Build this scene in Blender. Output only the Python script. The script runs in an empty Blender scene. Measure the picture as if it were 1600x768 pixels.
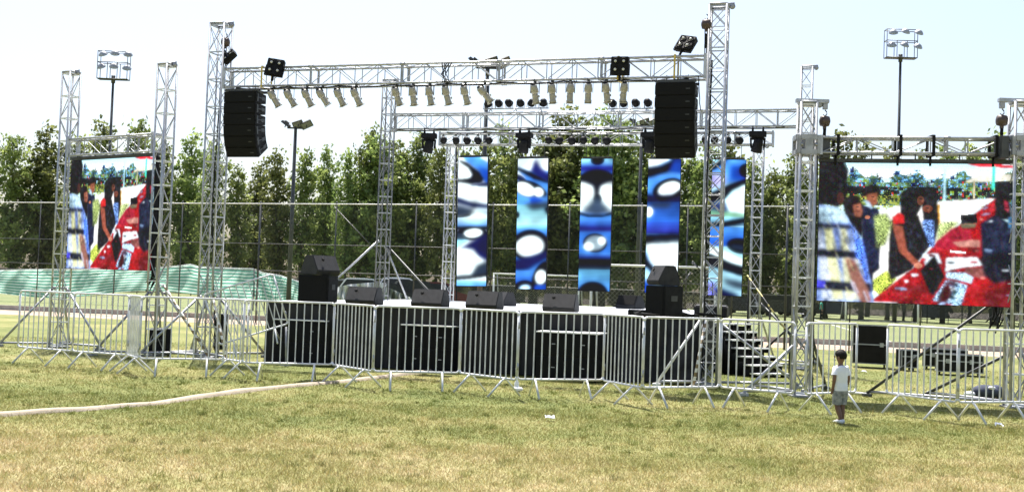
import bpy, bmesh, math, random
import numpy as np
from mathutils import Vector, Matrix, Euler

random.seed(11)
rng = np.random.default_rng(11)
R = math.radians
scene = bpy.context.scene
COL = scene.collection

# ------------------------------------------------------------------ camera, sky, sun, exposure
F_PX, PITCH, ROLL, EYE = 1800.0, math.atan(66 / 1800), R(2.0), 1.65
FW = Vector((0, math.cos(PITCH), math.sin(PITCH)))
_u = Vector((0, -math.sin(PITCH), math.cos(PITCH)))
_r = Vector((1, 0, 0))
RT = _r * math.cos(ROLL) + _u * math.sin(ROLL)
UP = _u * math.cos(ROLL) - _r * math.sin(ROLL)
CAM = Vector((0, 0, EYE))
cd = bpy.data.cameras.new('camera')
cam = bpy.data.objects.new('camera', cd)
COL.objects.link(cam)
cd.sensor_width = 36
cd.lens = 36 * F_PX / 1600
cd.clip_start, cd.clip_end = 0.1, 6000
m3 = Matrix((RT, UP, -FW)).transposed()
cam.matrix_world = Matrix.Translation(CAM) @ m3.to_4x4()
scene.camera = cam

SUN_EL, SUN_AZ = 66.0, -13.0      # elevation; azimuth from +Y towards +X
world = bpy.data.worlds.new('World')
scene.world = world
world.use_nodes = True
wn = world.node_tree
bg = wn.nodes['Background']
sky = wn.nodes.new('ShaderNodeTexSky')
sky.sky_type = 'NISHITA'
sky.sun_disc = False
sky.sun_elevation = R(SUN_EL)
sky.sun_rotation = R(SUN_AZ)
sky.altitude = 300
sky.air_density = 1.0
sky.dust_density = 4.2
sky.ozone_density = 1.0
wn.links.new(sky.outputs[0], bg.inputs[0])
bg.inputs[1].default_value = 0.11
sl = bpy.data.lights.new('sun', 'SUN')
sl.energy = 5.0
sl.angle = R(0.5)
sl.color = (1.0, 0.955, 0.88)
so = bpy.data.objects.new('sun', sl)
COL.objects.link(so)
sdir = Vector((math.sin(R(SUN_AZ)) * math.cos(R(SUN_EL)), math.cos(R(SUN_AZ)) * math.cos(R(SUN_EL)), math.sin(R(SUN_EL))))
so.rotation_euler = sdir.to_track_quat('Z', 'Y').to_euler()
so.location = (0, 0, 60)
EXPO = 1.1
scene.view_settings.view_transform = 'Standard'
scene.view_settings.look = 'None'
scene.view_settings.gamma = 1
scene.view_settings.use_curve_mapping = False
scene.view_settings.exposure = EXPO

def ray(px, py):
    return (FW + RT * ((px - 800) / F_PX) - UP * ((py - 384) / F_PX))
def gp(px, py, z=0.0):
    d = ray(px, py)
    return CAM + d * ((z - EYE) / d.z)
def at(px, py, Y):
    d = ray(px, py)
    return CAM + d * (Y / d.y)

# ------------------------------------------------------------------ helpers
class MB:
    def __init__(s):
        s.v, s.f, s.sm = [], [], []
    def add(s, vs, fs, smooth=False):
        o = len(s.v)
        s.v += [tuple(v) for v in vs]
        for f in fs:
            s.f.append(tuple(i + o for i in f))
            s.sm.append(smooth)
        return s
    def box(s, c, size, rot=None, taper=None):
        x, y, z = size[0] / 2, size[1] / 2, size[2] / 2
        vs = [Vector((a * x, b * y, k * z)) for k in (-1, 1) for b in (-1, 1) for a in (-1, 1)]
        if taper:
            for v in vs:
                if v.z > 0:
                    v.x *= taper; v.y *= taper
        m = rot if isinstance(rot, Matrix) else (Euler(rot).to_matrix() if rot else None)
        c = Vector(c)
        vs = [(m @ v if m else v) + c for v in vs]
        return s.add(vs, [(0, 2, 3, 1), (4, 5, 7, 6), (0, 1, 5, 4), (2, 6, 7, 3), (0, 4, 6, 2), (1, 3, 7, 5)])
    def tube(s, a, b, r, n=6, r2=None, cap=True):
        a, b = Vector(a), Vector(b)
        d = b - a
        if d.length < 1e-6: return s
        q = d.to_track_quat('Z', 'Y').to_matrix()
        r2 = r if r2 is None else r2
        vs = []
        for p, rr in ((a, r), (b, r2)):
            for k in range(n):
                t = 2 * math.pi * (k + .5) / n
                vs.append(p + q @ Vector((rr * math.cos(t), rr * math.sin(t), 0)))
        s.add(vs, [(k, (k + 1) % n, n + (k + 1) % n, n + k) for k in range(n)], True)
        if cap:
            o = len(s.v) - 2 * n
            s.f.append(tuple(o + k for k in reversed(range(n)))); s.sm.append(False)
            s.f.append(tuple(o + n + k for k in range(n))); s.sm.append(False)
        return s
    def path(s, pts, r, n=6):
        pts = [Vector(p) for p in pts]
        vs, fs = [], []
        for i, p in enumerate(pts):
            d = (pts[min(i + 1, len(pts) - 1)] - pts[max(i - 1, 0)]).normalized()
            q = d.to_track_quat('Z', 'Y').to_matrix()
            rr = r[i] if isinstance(r, (list, tuple)) else r
            for k in range(n):
                t = 2 * math.pi * k / n
                vs.append(p + q @ Vector((rr * math.cos(t), rr * math.sin(t), 0)))
        for i in range(len(pts) - 1):
            for k in range(n):
                fs.append((i * n + k, i * n + (k + 1) % n, (i + 1) * n + (k + 1) % n, (i + 1) * n + k))
        fs.append(tuple(reversed(range(n))))
        fs.append(tuple((len(pts) - 1) * n + k for k in range(n)))
        return s.add(vs, fs, True)
    def lathe(s, prof, n=16, m=None, smooth=True):
        vs, fs = [], []
        for r, z in prof:
            for k in range(n):
                t = 2 * math.pi * k / n
                v = Vector((r * math.cos(t), r * math.sin(t), z))
                vs.append(m @ v if m else v)
        L = len(prof)
        for i in range(L - 1):
            for k in range(n):
                fs.append((i * n + k, i * n + (k + 1) % n, (i + 1) * n + (k + 1) % n, (i + 1) * n + k))
        fs.append(tuple(reversed(range(n))))
        fs.append(tuple((L - 1) * n + k for k in range(n)))
        return s.add(vs, fs, smooth)
    def prism(s, pts, x0, x1, m=None, smooth=False):
        # polygon in (y, z) extruded along x
        n = len(pts)
        vs = [Vector((x0, p[0], p[1])) for p in pts] + [Vector((x1, p[0], p[1])) for p in pts]
        if m: vs = [m @ v for v in vs]
        fs = [(k, (k + 1) % n, n + (k + 1) % n, n + k) for k in range(n)]
        fs += [tuple(reversed(range(n))), tuple(range(n, 2 * n))]
        return s.add(vs, fs, smooth)
    def loft(s, rings, n=14, close=True):
        # rings: (centre, rx, ry[, matrix])
        vs, fs = [], []
        for rg in rings:
            c, rx, ry = Vector(rg[0]), rg[1], rg[2]
            q = rg[3] if len(rg) > 3 else None
            for k in range(n):
                t = 2 * math.pi * k / n
                o = Vector((rx * math.cos(t), ry * math.sin(t), 0))
                vs.append(c + (q @ o if q else o))
        for i in range(len(rings) - 1):
            for k in range(n):
                fs.append((i * n + k, i * n + (k + 1) % n, (i + 1) * n + (k + 1) % n, (i + 1) * n + k))
        if close:
            fs.append(tuple(reversed(range(n))))
            fs.append(tuple((len(rings) - 1) * n + k for k in range(n)))
        return s.add(vs, fs, True)
    def sphere(s, c, r, n=10, sc=(1, 1, 1)):
        c = Vector(c)
        prof = [(max(1e-4, r * math.sin(math.pi * i / n)), -r * math.cos(math.pi * i / n)) for i in range(n + 1)]
        m = Matrix.Translation(c) @ Matrix.Diagonal((*sc, 1))
        return s.lathe(prof, max(8, n), m)
    def xform(s, m, start=0):
        for i in range(start, len(s.v)):
            s.v[i] = tuple(m @ Vector(s.v[i]))
        return s
    def mesh(s, name, mat, bevel=0):
        me = bpy.data.meshes.new(name)
        me.from_pydata(s.v, [], s.f)
        me.polygons.foreach_set('use_smooth', s.sm)
        if bevel:
            bm = bmesh.new(); bm.from_mesh(me)
            es = [e for e in bm.edges if len(e.link_faces) == 2 and e.calc_face_angle(0) > 0.5]
            bmesh.ops.bevel(bm, geom=es, offset=bevel, segments=2, affect='EDGES', clamp_overlap=True)
            bm.to_mesh(me); bm.free()
        if mat: me.materials.append(mat)
        me.update()
        return me
    def build(s, name, mat, parent=None, loc=None, rz=0, bevel=0):
        o = bpy.data.objects.new(name, s.mesh(name, mat, bevel))
        COL.objects.link(o)
        if parent: o.parent = parent
        if loc is not None: o.location = loc
        if rz: o.rotation_euler = (0, 0, rz)
        return o

def tag(o, label=None, cat=None, group=None, kind=None):
    if label: o['label'] = label
    if cat: o['category'] = cat
    if group: o['group'] = group
    if kind: o['kind'] = kind
    return o
def thing(name, label, cat, loc=(0, 0, 0), rz=0, group=None):
    o = bpy.data.objects.new(name, None)
    COL.objects.link(o)
    o.empty_display_size = .2
    o.location = loc
    o.rotation_euler = (0, 0, rz)
    return tag(o, label, cat, group)
def copy_tree(o, parent=None):
    c = o.copy()
    COL.objects.link(c)
    if parent: c.parent = parent
    for ch in list(o.children):
        copy_tree(ch, c)
    return c
def again(proto, used, loc, rz=0, label=None, scale=None):
    o = proto if not used else copy_tree(proto)
    o.location = loc
    o.rotation_euler = (0, 0, rz)
    if label: o['label'] = label
    if scale: o.scale = scale
    return o
ORD = ['first', 'second', 'third', 'fourth', 'fifth', 'sixth', 'seventh', 'eighth', 'ninth', 'tenth', 'eleventh', 'twelfth', 'thirteenth', 'fourteenth']
def lerp(a, b, t): return a + (b - a) * t

# ------------------------------------------------------------------ materials
MATS = {}
def pmat(name, col, rough=.6, metal=0.0, var=.12, scale=6.0, bump=0.0, bscale=40.0, emit=None, estr=0, dirt=None, spec=None):
    m = bpy.data.materials.new(name)
    m.use_nodes = True
    nt = m.node_tree
    b = nt.nodes['Principled BSDF']
    b.inputs['Roughness'].default_value = rough
    b.inputs['Metallic'].default_value = metal
    if spec is not None or max(col) < .05: b.inputs['Specular IOR Level'].default_value = .12 if spec is None else spec
    tc = nt.nodes.new('ShaderNodeTexCoord')
    nz = nt.nodes.new('ShaderNodeTexNoise')
    nz.inputs['Scale'].default_value = scale
    nz.inputs['Detail'].default_value = 5
    nt.links.new(tc.outputs['Object'], nz.inputs['Vector'])
    mx = nt.nodes.new('ShaderNodeMix'); mx.data_type = 'RGBA'
    c2 = dirt or tuple(c * (1 - var * 2) for c in col)
    mx.inputs[6].default_value = (*[min(1, c * (1 + var * .6)) for c in col], 1)
    mx.inputs[7].default_value = (*c2, 1)
    rp = nt.nodes.new('ShaderNodeValToRGB')
    rp.color_ramp.elements[0].position = .38; rp.color_ramp.elements[1].position = .72
    nt.links.new(nz.outputs['Fac'], rp.inputs['Fac'])
    nt.links.new(rp.outputs['Color'], mx.inputs[0])
    nt.links.new(mx.outputs[2], b.inputs['Base Color'])
    if bump:
        n2 = nt.nodes.new('ShaderNodeTexNoise'); n2.inputs['Scale'].default_value = bscale
        n2.inputs['Detail'].default_value = 4
        nt.links.new(tc.outputs['Object'], n2.inputs['Vector'])
        bp = nt.nodes.new('ShaderNodeBump'); bp.inputs['Strength'].default_value = bump; bp.inputs['Distance'].default_value = .02
        nt.links.new(n2.outputs['Fac'], bp.inputs['Height'])
        nt.links.new(bp.outputs['Normal'], b.inputs['Normal'])
    if emit:
        b.inputs['Emission Color'].default_value = (*emit, 1)
        b.inputs['Emission Strength'].default_value = estr
    MATS[name] = m
    return m

ALU = pmat('aluminium', (.46, .47, .49), .42, .6, .14, 9)
ALU3 = pmat('silhouette_dark_aluminium', (.17, .175, .18), .55, .4, .18, 7)  # backlit silhouette of the rear tower put into the colour; also lamp glass
ALU2 = pmat('dull_aluminium', (.36, .37, .39), .5, .55, .16, 7)
GALV = pmat('galvanised_steel', (.68, .69, .69), .5, .15, .14, 5)
WHITEPLATE = pmat('sunlit_plate_white_brace', (.74, .74, .73), .5, 0, .06, 8)  # sunlight on the section plates put into the colour; also the white brace
BLACK = pmat('black_paint', (.012, .012, .013), .55, 0, .2, 6, .15, 120)
BLACKBOX = pmat('black_textured_box', (.014, .014, .015), .62, 0, .2, 8, .35, 220)
GRILLE = pmat('black_speaker_grille', (.012, .012, .012), .7, .2, .1, 60, .4, 400)
STEELDK = pmat('dark_steel', (.06, .063, .065), .5, .3, .2, 6)
CLOTH = pmat('black_cloth', (.014, .014, .015), .55, 0, .25, 3, .5, 12, spec=.3)
WEDGE = pmat('grey_black_speaker_paint', (.026, .026, .028), .6, 0, .2, 8, .35, 220, spec=.3)
CASE = pmat('flight_case_laminate', (.014, .013, .013), .35, 0, .2, 5)
CASEWOOD = pmat('brown_case_board', (.20, .14, .09), .6, 0, .2, 5)
LAMPMET = pmat('spotlight_cream_metal', (.36, .34, .29), .5, .2, .10, 14)
LENS = pmat('lamp_lens', (.55, .55, .50), .12, 0, .05, 20)
DECK = pmat('deck_sky_tint', (.66, .69, .73), .5, 0, .08, 1.3)  # pale blue of sky reflected on the deck, put into the base colour
RUST = pmat('hoist_brown_paint', (.075, .052, .042), .5, .2, .2, 20)
HOISTBAG = pmat('hoist_chain_dark', (.05, .05, .055), .5, .5, .2, 20)
YEL = pmat('yellow_strap', (.55, .42, .10), .7, 0, .1, 20)
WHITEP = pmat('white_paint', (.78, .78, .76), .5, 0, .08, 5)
SKIN = pmat('skin_brown', (.17, .085, .05), .55, 0, .06, 10)
SKIN2 = pmat('skin_tan', (.36, .21, .14), .55, 0, .06, 10)
HAIR = pmat('hair_black', (.014, .010, .008), .5, 0, .2, 60, .4, 150)
SHIRT = pmat('white_cotton', (.78, .79, .82), .85, 0, .03, 8, .25, 25)
GLASS = pmat('car_glass', (.03, .035, .04), .08, 0, .05, 3)
RUBBER = pmat('rubber', (.018, .018, .018), .8, 0, .1, 20)
CONC = pmat('concrete', (.38, .36, .33), .85, 0, .12, 4, .3, 30)

def striped_tape(name, c1, c2, freq):
    m = pmat(name, c1, .5)
    nt = m.node_tree; b = nt.nodes['Principled BSDF']
    tc = nt.nodes.new('ShaderNodeTexCoord'); sp = nt.nodes.new('ShaderNodeSeparateXYZ')
    nt.links.new(tc.outputs['Object'], sp.inputs[0])
    mu = nt.nodes.new('ShaderNodeMath'); mu.operation = 'MULTIPLY'; mu.inputs[1].default_value = freq
    fr = nt.nodes.new('ShaderNodeMath'); fr.operation = 'FRACT'
    gt = nt.nodes.new('ShaderNodeMath'); gt.operation = 'GREATER_THAN'; gt.inputs[1].default_value = .5
    mx = nt.nodes.new('ShaderNodeMix'); mx.data_type = 'RGBA'
    mx.inputs[6].default_value = (*c1, 1); mx.inputs[7].default_value = (*c2, 1)
    nt.links.new(sp.outputs['Z'], mu.inputs[0]); nt.links.new(mu.outputs[0], fr.inputs[0]); nt.links.new(fr.outputs[0], gt.inputs[0])
    nt.links.new(gt.outputs[0], mx.inputs[0]); nt.links.new(mx.outputs[2], b.inputs['Base Color'])
    return m
TAPE = striped_tape('hazard_tape', (.75, .74, .70), (.22, .16, .08), 7.0)

def N(nt, t, **kw):
    n = nt.nodes.new(t)
    for k, v in kw.items():
        if k.startswith('i_'):
            key = k[2:]
            n.inputs[int(key) if key.isdigit() else key.replace('_', ' ')].default_value = v
        else: setattr(n, k, v)
    return n
def ramp(nt, p0, p1, c0=(0, 0, 0, 1), c1=(1, 1, 1, 1)):
    n = nt.nodes.new('ShaderNodeValToRGB')
    e = n.color_ramp.elements
    e[0].position, e[1].position, e[0].color, e[1].color = p0, p1, c0, c1
    return n

def grass_material(name, blades):
    m = bpy.data.materials.new(name); m.use_nodes = True
    nt = m.node_tree; b = nt.nodes['Principled BSDF']; L = nt.links.new
    geo = N(nt, 'ShaderNodeNewGeometry')
    big = N(nt, 'ShaderNodeTexNoise', i_Scale=.33, i_Detail=6.0, i_Roughness=.62); L(geo.outputs['Position'], big.inputs['Vector'])
    mid = N(nt, 'ShaderNodeTexNoise', i_Scale=2.6, i_Detail=5.0, i_Roughness=.65); L(geo.outputs['Position'], mid.inputs['Vector'])
    fine = N(nt, 'ShaderNodeTexNoise', i_Scale=38.0, i_Detail=3.0, i_Roughness=.7); L(geo.outputs['Position'], fine.inputs['Vector'])
    sp = N(nt, 'ShaderNodeSeparateXYZ'); L(geo.outputs['Position'], sp.inputs[0])
    dry = N(nt, 'ShaderNodeMapRange', i_1=9.6, i_2=14.6, i_3=.105, i_4=-.05); L(sp.outputs['Y'], dry.inputs[0])
    a1 = N(nt, 'ShaderNodeMath', operation='MULTIPLY', i_1=.62); L(big.outputs['Fac'], a1.inputs[0])
    a2 = N(nt, 'ShaderNodeMath', operation='MULTIPLY_ADD', i_1=.35); L(mid.outputs['Fac'], a2.inputs[0]); L(a1.outputs[0], a2.inputs[2])
    a3 = N(nt, 'ShaderNodeMath', operation='MULTIPLY_ADD', i_1=.25); L(fine.outputs['Fac'], a3.inputs[0]); L(a2.outputs[0], a3.inputs[2])
    a4 = N(nt, 'ShaderNodeMath', operation='ADD'); L(a3.outputs[0], a4.inputs[0]); L(dry.outputs[0], a4.inputs[1])
    rp = nt.nodes.new('ShaderNodeValToRGB')
    cr = rp.color_ramp
    cr.elements[0].position, cr.elements[0].color = .40, (.092, .118, .030, 1)
    cr.elements[1].position, cr.elements[1].color = .84, (.395, .330, .185, 1)
    e = cr.elements.new(.54); e.color = (.155, .170, .050, 1)
    e = cr.elements.new(.66); e.color = (.245, .230, .090, 1)
    L(a4.outputs[0], rp.inputs['Fac'])
    if blades:
        at_ = N(nt, 'ShaderNodeAttribute', attribute_name='tint')
        mx = N(nt, 'ShaderNodeMix', data_type='RGBA', blend_type='MULTIPLY', i_0=1.0)
        L(rp.outputs['Color'], mx.inputs[6]); L(at_.outputs['Color'], mx.inputs[7])
        L(mx.outputs[2], b.inputs['Base Color'])
        tr = N(nt, 'ShaderNodeBsdfTranslucent'); L(mx.outputs[2], tr.inputs['Color'])
        ms = N(nt, 'ShaderNodeMixShader', i_0=.4); L(b.outputs[0], ms.inputs[1]); L(tr.outputs[0], ms.inputs[2])
        L(ms.outputs[0], nt.nodes['Material Output'].inputs['Surface'])
    else:
        L(rp.outputs['Color'], b.inputs['Base Color'])
        bp = N(nt, 'ShaderNodeBump', i_Strength=.7, i_Distance=.03); L(fine.outputs['Fac'], bp.inputs['Height']); L(bp.outputs['Normal'], b.inputs['Normal'])
    b.inputs['Roughness'].default_value = .85
    b.inputs['Specular IOR Level'].default_value = .2
    return m
GRASS = grass_material('lawn_soil_and_turf', False)
BLADES = grass_material('lawn_blades', True)

def leaf_material(name, c1, c2):
    m = bpy.data.materials.new(name); m.use_nodes = True
    nt = m.node_tree; b = nt.nodes['Principled BSDF']; L = nt.links.new
    a = N(nt, 'ShaderNodeAttribute', attribute_name='tint')
    oi = N(nt, 'ShaderNodeObjectInfo')
    mx = N(nt, 'ShaderNodeMix', data_type='RGBA'); mx.inputs[6].default_value = (*c1, 1); mx.inputs[7].default_value = (*c2, 1)
    L(a.outputs['Fac'], mx.inputs[0])
    hs = N(nt, 'ShaderNodeHueSaturation'); L(mx.outputs[2], hs.inputs['Color'])
    mr = N(nt, 'ShaderNodeMapRange', i_3=.75, i_4=1.55); L(oi.outputs['Random'], mr.inputs[0]); L(mr.outputs[0], hs.inputs['Value'])
    mh = N(nt, 'ShaderNodeMapRange', i_3=.478, i_4=.512); L(oi.outputs['Random'], mh.inputs[0]); L(mh.outputs[0], hs.inputs['Hue'])
    L(hs.outputs[0], b.inputs['Base Color'])
    b.inputs['Roughness'].default_value = .5
    tr = N(nt, 'ShaderNodeBsdfTranslucent'); L(hs.outputs[0], tr.inputs['Color'])
    ms = N(nt, 'ShaderNodeMixShader', i_0=.52); L(b.outputs[0], ms.inputs[1]); L(tr.outputs[0], ms.inputs[2])
    L(ms.outputs[0], nt.nodes['Material Output'].inputs['Surface'])
    return m
LEAF = leaf_material('tree_leaves', (.045, .078, .018), (.30, .35, .11))
BARK = pmat('bark', (.12, .095, .07), .9, 0, .25, 4, .4, 10)

def led_material(name, strength):
    m = bpy.data.materials.new(name); m.use_nodes = True
    nt = m.node_tree; b = nt.nodes['Principled BSDF']
    a = N(nt, 'ShaderNodeAttribute', attribute_name='pixel')
    b.inputs['Base Color'].default_value = (.006, .006, .007, 1)
    b.inputs['Roughness'].default_value = .8
    b.inputs['Specular IOR Level'].default_value = .05
    nt.links.new(a.outputs['Color'], b.inputs['Emission Color'])
    b.inputs['Emission Strength'].default_value = strength
    return m
LED = led_material('led_pixels', 0.66)

# ------------------------------------------------------------------ ground
def sheet(name, pts, z, mat, kind='structure', sub=0):
    b = MB().add([(p[0], p[1], z) for p in pts], [tuple(range(len(pts)))])
    o = b.build(name, mat)
    tag(o, kind=kind)
    return o
S0 = 2500
sheet('ground', [(-S0, -300), (S0, -300), (S0, S0), (-S0, S0)], 0, GRASS)

# lines of the place: kerb of the sports pitch runs nearly along the stage
K0, K1 = Vector((-13.0, 47.0)), Vector((17.0, 41.2))
KD = (K1 - K0).normalized(); KN = Vector((-KD.y, KD.x))
def kpt(s, t): return K0 + KD * s + KN * t
def ksheet(name, s0, s1, t0, t1, z, mat):
    return sheet(name, [kpt(s0, t0), kpt(s1, t0), kpt(s1, t1), kpt(s0, t1)], z, mat)
DIRT = pmat('reddish_dirt', (.40, .29, .22), .95, 0, .2, .8, .5, 6, dirt=(.25, .21, .13))
TURF = pmat('pitch_turf', (.125, .155, .050), .9, 0, .10, .25, .4, 20, dirt=(.18, .19, .075))
PALE = pmat('pale_gravel', (.52, .47, .40), .95, 0, .15, .3, .2, 10)
ksheet('dirt_strip', -70, 110, -4.6, -.1, .004, DIRT)
ksheet('pitch', -70, 110, .14, 92, .004, TURF)
ksheet('parking_ground', -130, 190, 96, 190, .006, PALE)
for nm, a in (('pitch_marking', (-40, 90, 5.2, 5.32)), ('pitch_marking', (28, 28.12, 5.2, 60)), ('pitch_marking', (-20, 60, 47, 47.14))):
    ksheet(nm, a[0], a[1], a[2], a[3], .009, WHITEP)
b = MB()
def kbox(b, s0, s1, t0, t1, z0, z1):
    P = [kpt(s0, t0), kpt(s1, t0), kpt(s1, t1), kpt(s0, t1)]
    b.add([(p.x, p.y, z0) for p in P] + [(p.x, p.y, z1) for p in P], [(3, 2, 1, 0), (4, 5, 6, 7), (0, 1, 5, 4), (1, 2, 6, 5), (2, 3, 7, 6), (3, 0, 4, 7)])
for k in range(-23, 36):
    kbox(b, k * 3.0 + .02, k * 3.0 + 2.98, -.08, .08, -.05, .20)
tag(b.build('kerb', CONC), kind='structure')

# grass blades near the camera
def grass_blades():
    zones = [(8.6, 12.0, 6.6, 3600), (12.0, 16.0, 8.6, 2000), (16.0, 21.0, 11.0, 900), (21.0, 29.0, 14.5, 260)]
    V, T = [], []
    for y0, y1, hx, dens in zones:
        n = int((y1 - y0) * 2 * hx * dens)
        x = rng.uniform(-hx, hx, n); y = rng.uniform(y0, y1, n)
        h = rng.gamma(4, .0050, n) * (1 + .3 * np.sin(x * 1.7 + y * 2.3) * np.sin(x * .6 - y)) + .006
        w = rng.uniform(.0016, .0036, n) * (1 + (y0 - 8) * .07)
        a = rng.uniform(0, 2 * np.pi, n); ln = rng.uniform(0, 2 * np.pi, n); lm = rng.uniform(.3, 1.7, n) * h
        dx, dy = np.cos(a) * w, np.sin(a) * w
        P = np.stack([np.stack([x - dx, y - dy, np.zeros(n)], 1), np.stack([x + dx, y + dy, np.zeros(n)], 1),
                      np.stack([x + np.cos(ln) * lm, y + np.sin(ln) * lm, h], 1)], 1)
        V.append(P.reshape(-1, 3))
        g = rng.uniform(.65, 1.35, n)
        c = np.stack([g * rng.uniform(.9, 1.25, n), g, g * rng.uniform(.7, 1.2, n), np.ones(n)], 1)
        T.append(np.repeat(c, 3, 0))
    # taller tufts
    nt_, per = 700, 26
    cy = 8.8 + 15 * rng.uniform(0, 1, nt_) ** 1.4; cx = rng.uniform(-1, 1, nt_) * (1.5 + cy * .52)
    x = np.repeat(cx, per) + rng.normal(0, .035, nt_ * per); y = np.repeat(cy, per) + rng.normal(0, .035, nt_ * per)
    n = nt_ * per
    h = np.repeat(rng.uniform(.03, .075, nt_), per) * rng.uniform(.6, 1.1, n)
    a = rng.uniform(0, 2 * np.pi, n); w = rng.uniform(.002, .004, n) * (1 + (y - 8) * .05); ln = rng.uniform(0, 2 * np.pi, n); lm = rng.uniform(.2, .9, n) * h
    dx, dy = np.cos(a) * w, np.sin(a) * w
    V.append(np.stack([np.stack([x - dx, y - dy, 0 * x], 1), np.stack([x + dx, y + dy, 0 * x], 1), np.stack([x + np.cos(ln) * lm, y + np.sin(ln) * lm, h], 1)], 1).reshape(-1, 3))
    g = np.repeat(rng.uniform(.55, 1.25, nt_), per) * rng.uniform(.85, 1.15, n)
    T.append(np.repeat(np.stack([g * .95, g * 1.05, g * .85, np.ones(n)], 1), 3, 0))
    V = np.concatenate(V); T = np.concatenate(T)
    nv = len(V); nf = nv // 3
    me = bpy.data.meshes.new('grass')
    me.vertices.add(nv); me.vertices.foreach_set('co', V.astype(np.float32).ravel())
    me.loops.add(nv); me.loops.foreach_set('vertex_index', np.arange(nv, dtype=np.int32))
    me.polygons.add(nf)
    me.polygons.foreach_set('loop_start', np.arange(0, nv, 3, dtype=np.int32))
    me.polygons.foreach_set('loop_total', np.full(nf, 3, dtype=np.int32))
    at_ = me.color_attributes.new('tint', 'FLOAT_COLOR', 'POINT')
    at_.data.foreach_set('color', T.astype(np.float32).ravel())
    me.materials.append(BLADES)
    me.update(); me.validate()
    o = bpy.data.objects.new('grass', me); COL.objects.link(o)
    tag(o, 'short dry lawn grass in front of the barriers', 'grass', kind='stuff')
grass_blades()
# ------------------------------------------------------------------ towers and trusses
def lattice_tower(name, label, loc, rz, H, w, rch=.024, rl=.011, style='X', bay=.37, plate_every=2, braces=(), foot=.36, group=None, sleeve=None, cap=True, metals=None):
    ALUa, ALUb = metals or (ALU, ALU2)
    t = thing(name, label, 'truss tower', loc, rz, group)
    h = w / 2
    cor = [(-h, -h), (h, -h), (h, h), (-h, h)]
    for cx, cy in cor:
        MB().tube((cx, cy, .03), (cx, cy, H), rch, 8).build('chord', ALUa, t)
    lc, plates = MB(), []
    nb = int(round((H - .1) / bay))
    bay = (H - .1) / nb
    for k in range(nb + 1):
        z = .06 + k * bay
        for i in range(4):
            a, c = cor[i], cor[(i + 1) % 4]
            if plate_every and k % plate_every == 0:
                if i == 0: plates.append(z)
                mx, my = (a[0] + c[0]) / 2, (a[1] + c[1]) / 2
                sx = (w, .035) if i % 2 == 0 else (.035, w)
                pass
            else:
                lc.tube((*a, z), (*c, z), rl, 5, cap=False)
            if k < nb:
                if style == 'X' or (k + i) % 2 == 0:
                    lc.tube((*a, z + .02), (*c, z + bay - .02), rl, 5, cap=False)
                if style == 'X' or (k + i) % 2 == 1:
                    lc.tube((*c, z + .02), (*a, z + bay - .02), rl, 5, cap=False)
    lc.build('lacing', ALUb, t)
    for z in plates:
        a, c, zz = h + .012, h - .014, .011
        vs = [(sx * q, sy * q, z + dz) for q in (a, c) for dz in (-zz, zz) for sx, sy in ((-1, -1), (1, -1), (1, 1), (-1, 1))]
        fs = []
        for k in range(4):
            n_ = (k + 1) % 4
            fs += [(k, n_, 4 + n_, 4 + k), (8 + n_, 8 + k, 12 + k, 12 + n_), (4 + k, 4 + n_, 12 + n_, 12 + k), (n_, k, 8 + k, 8 + n_)]
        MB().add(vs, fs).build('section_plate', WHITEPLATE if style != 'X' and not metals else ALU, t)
    MB().box((0, 0, .015), (foot, foot, .03)).build('base_plate', ALU2, t, bevel=.004)
    if cap:
        c = MB()
        for i in range(4):
            a, d = cor[i], cor[(i + 1) % 4]
            c.tube((*a, H), (*d, H), rch, 6)
        c.tube((-h, 0, H + .03), (h + .12, 0, H + .03), .022, 6)
        c.lathe([(.02, -.02), (.055, -.02), (.045, 0), (.055, .02), (.02, .02)], 12, Matrix.Translation((h + .08, 0, H - .02)) @ Matrix.Rotation(R(90), 4, 'X'))
        c.build('head_block', ALU2, t)
    for ang, reach, zt, mat in braces:
        d = Vector((math.cos(ang - rz), math.sin(ang - rz), 0))
        p = d * (h * 1.25)
        q = d * reach
        b = MB().tube((p.x, p.y, zt), (q.x, q.y, .06), .026, 8)
        b.box((q.x, q.y, .03), (.14, .14, .05))
        b.tube((p.x, p.y, zt), (p.x * .7, p.y * .7, zt), .035, 8)
        br = b.build('brace', mat, t)
    if braces and braces[0][2] < 2:
        o = MB()
        for ang, reach, zt, mat in braces:
            d = Vector((math.cos(ang - rz), math.sin(ang - rz), 0))
            o.tube(d * h, d * (reach - .03) + Vector((0, 0, 0)), .024, 6)
        o.xform(Matrix.Translation((0, 0, .09))).build('outrigger', ALU2, t)
    if sleeve:
        z, sh = sleeve
        s = MB()
        W = w + .08
        for cx in (-1, 1):
            for cy in (-1, 1):
                s.box((cx * W / 2, cy * W / 2, z + sh / 2), (.06, .06, sh))
        for zz in (z + .03, z + sh - .03):
            for cy in (-1, 1):
                s.box((0, cy * (W / 2 + .004), zz), (W - .06, .07, .09))
                s.box((cy * (W / 2 + .004), 0, zz), (.07, W - .06, .09))
        for cy in (-1, 1):
            s.box((0, cy * (W / 2 + .01), z + sh * .5), (.14, .05, sh - .1))
            for cx in (-1, 1):
                s.lathe([(.035, -.03), (.035, .03)], 10, Matrix.Translation((cx * W * .36, cy * W / 2, z + sh * .5)) @ Matrix.Rotation(R(90), 4, 'Y'))
        s.build('sleeve_block', ALU2, t, bevel=.006)
    return t

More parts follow.
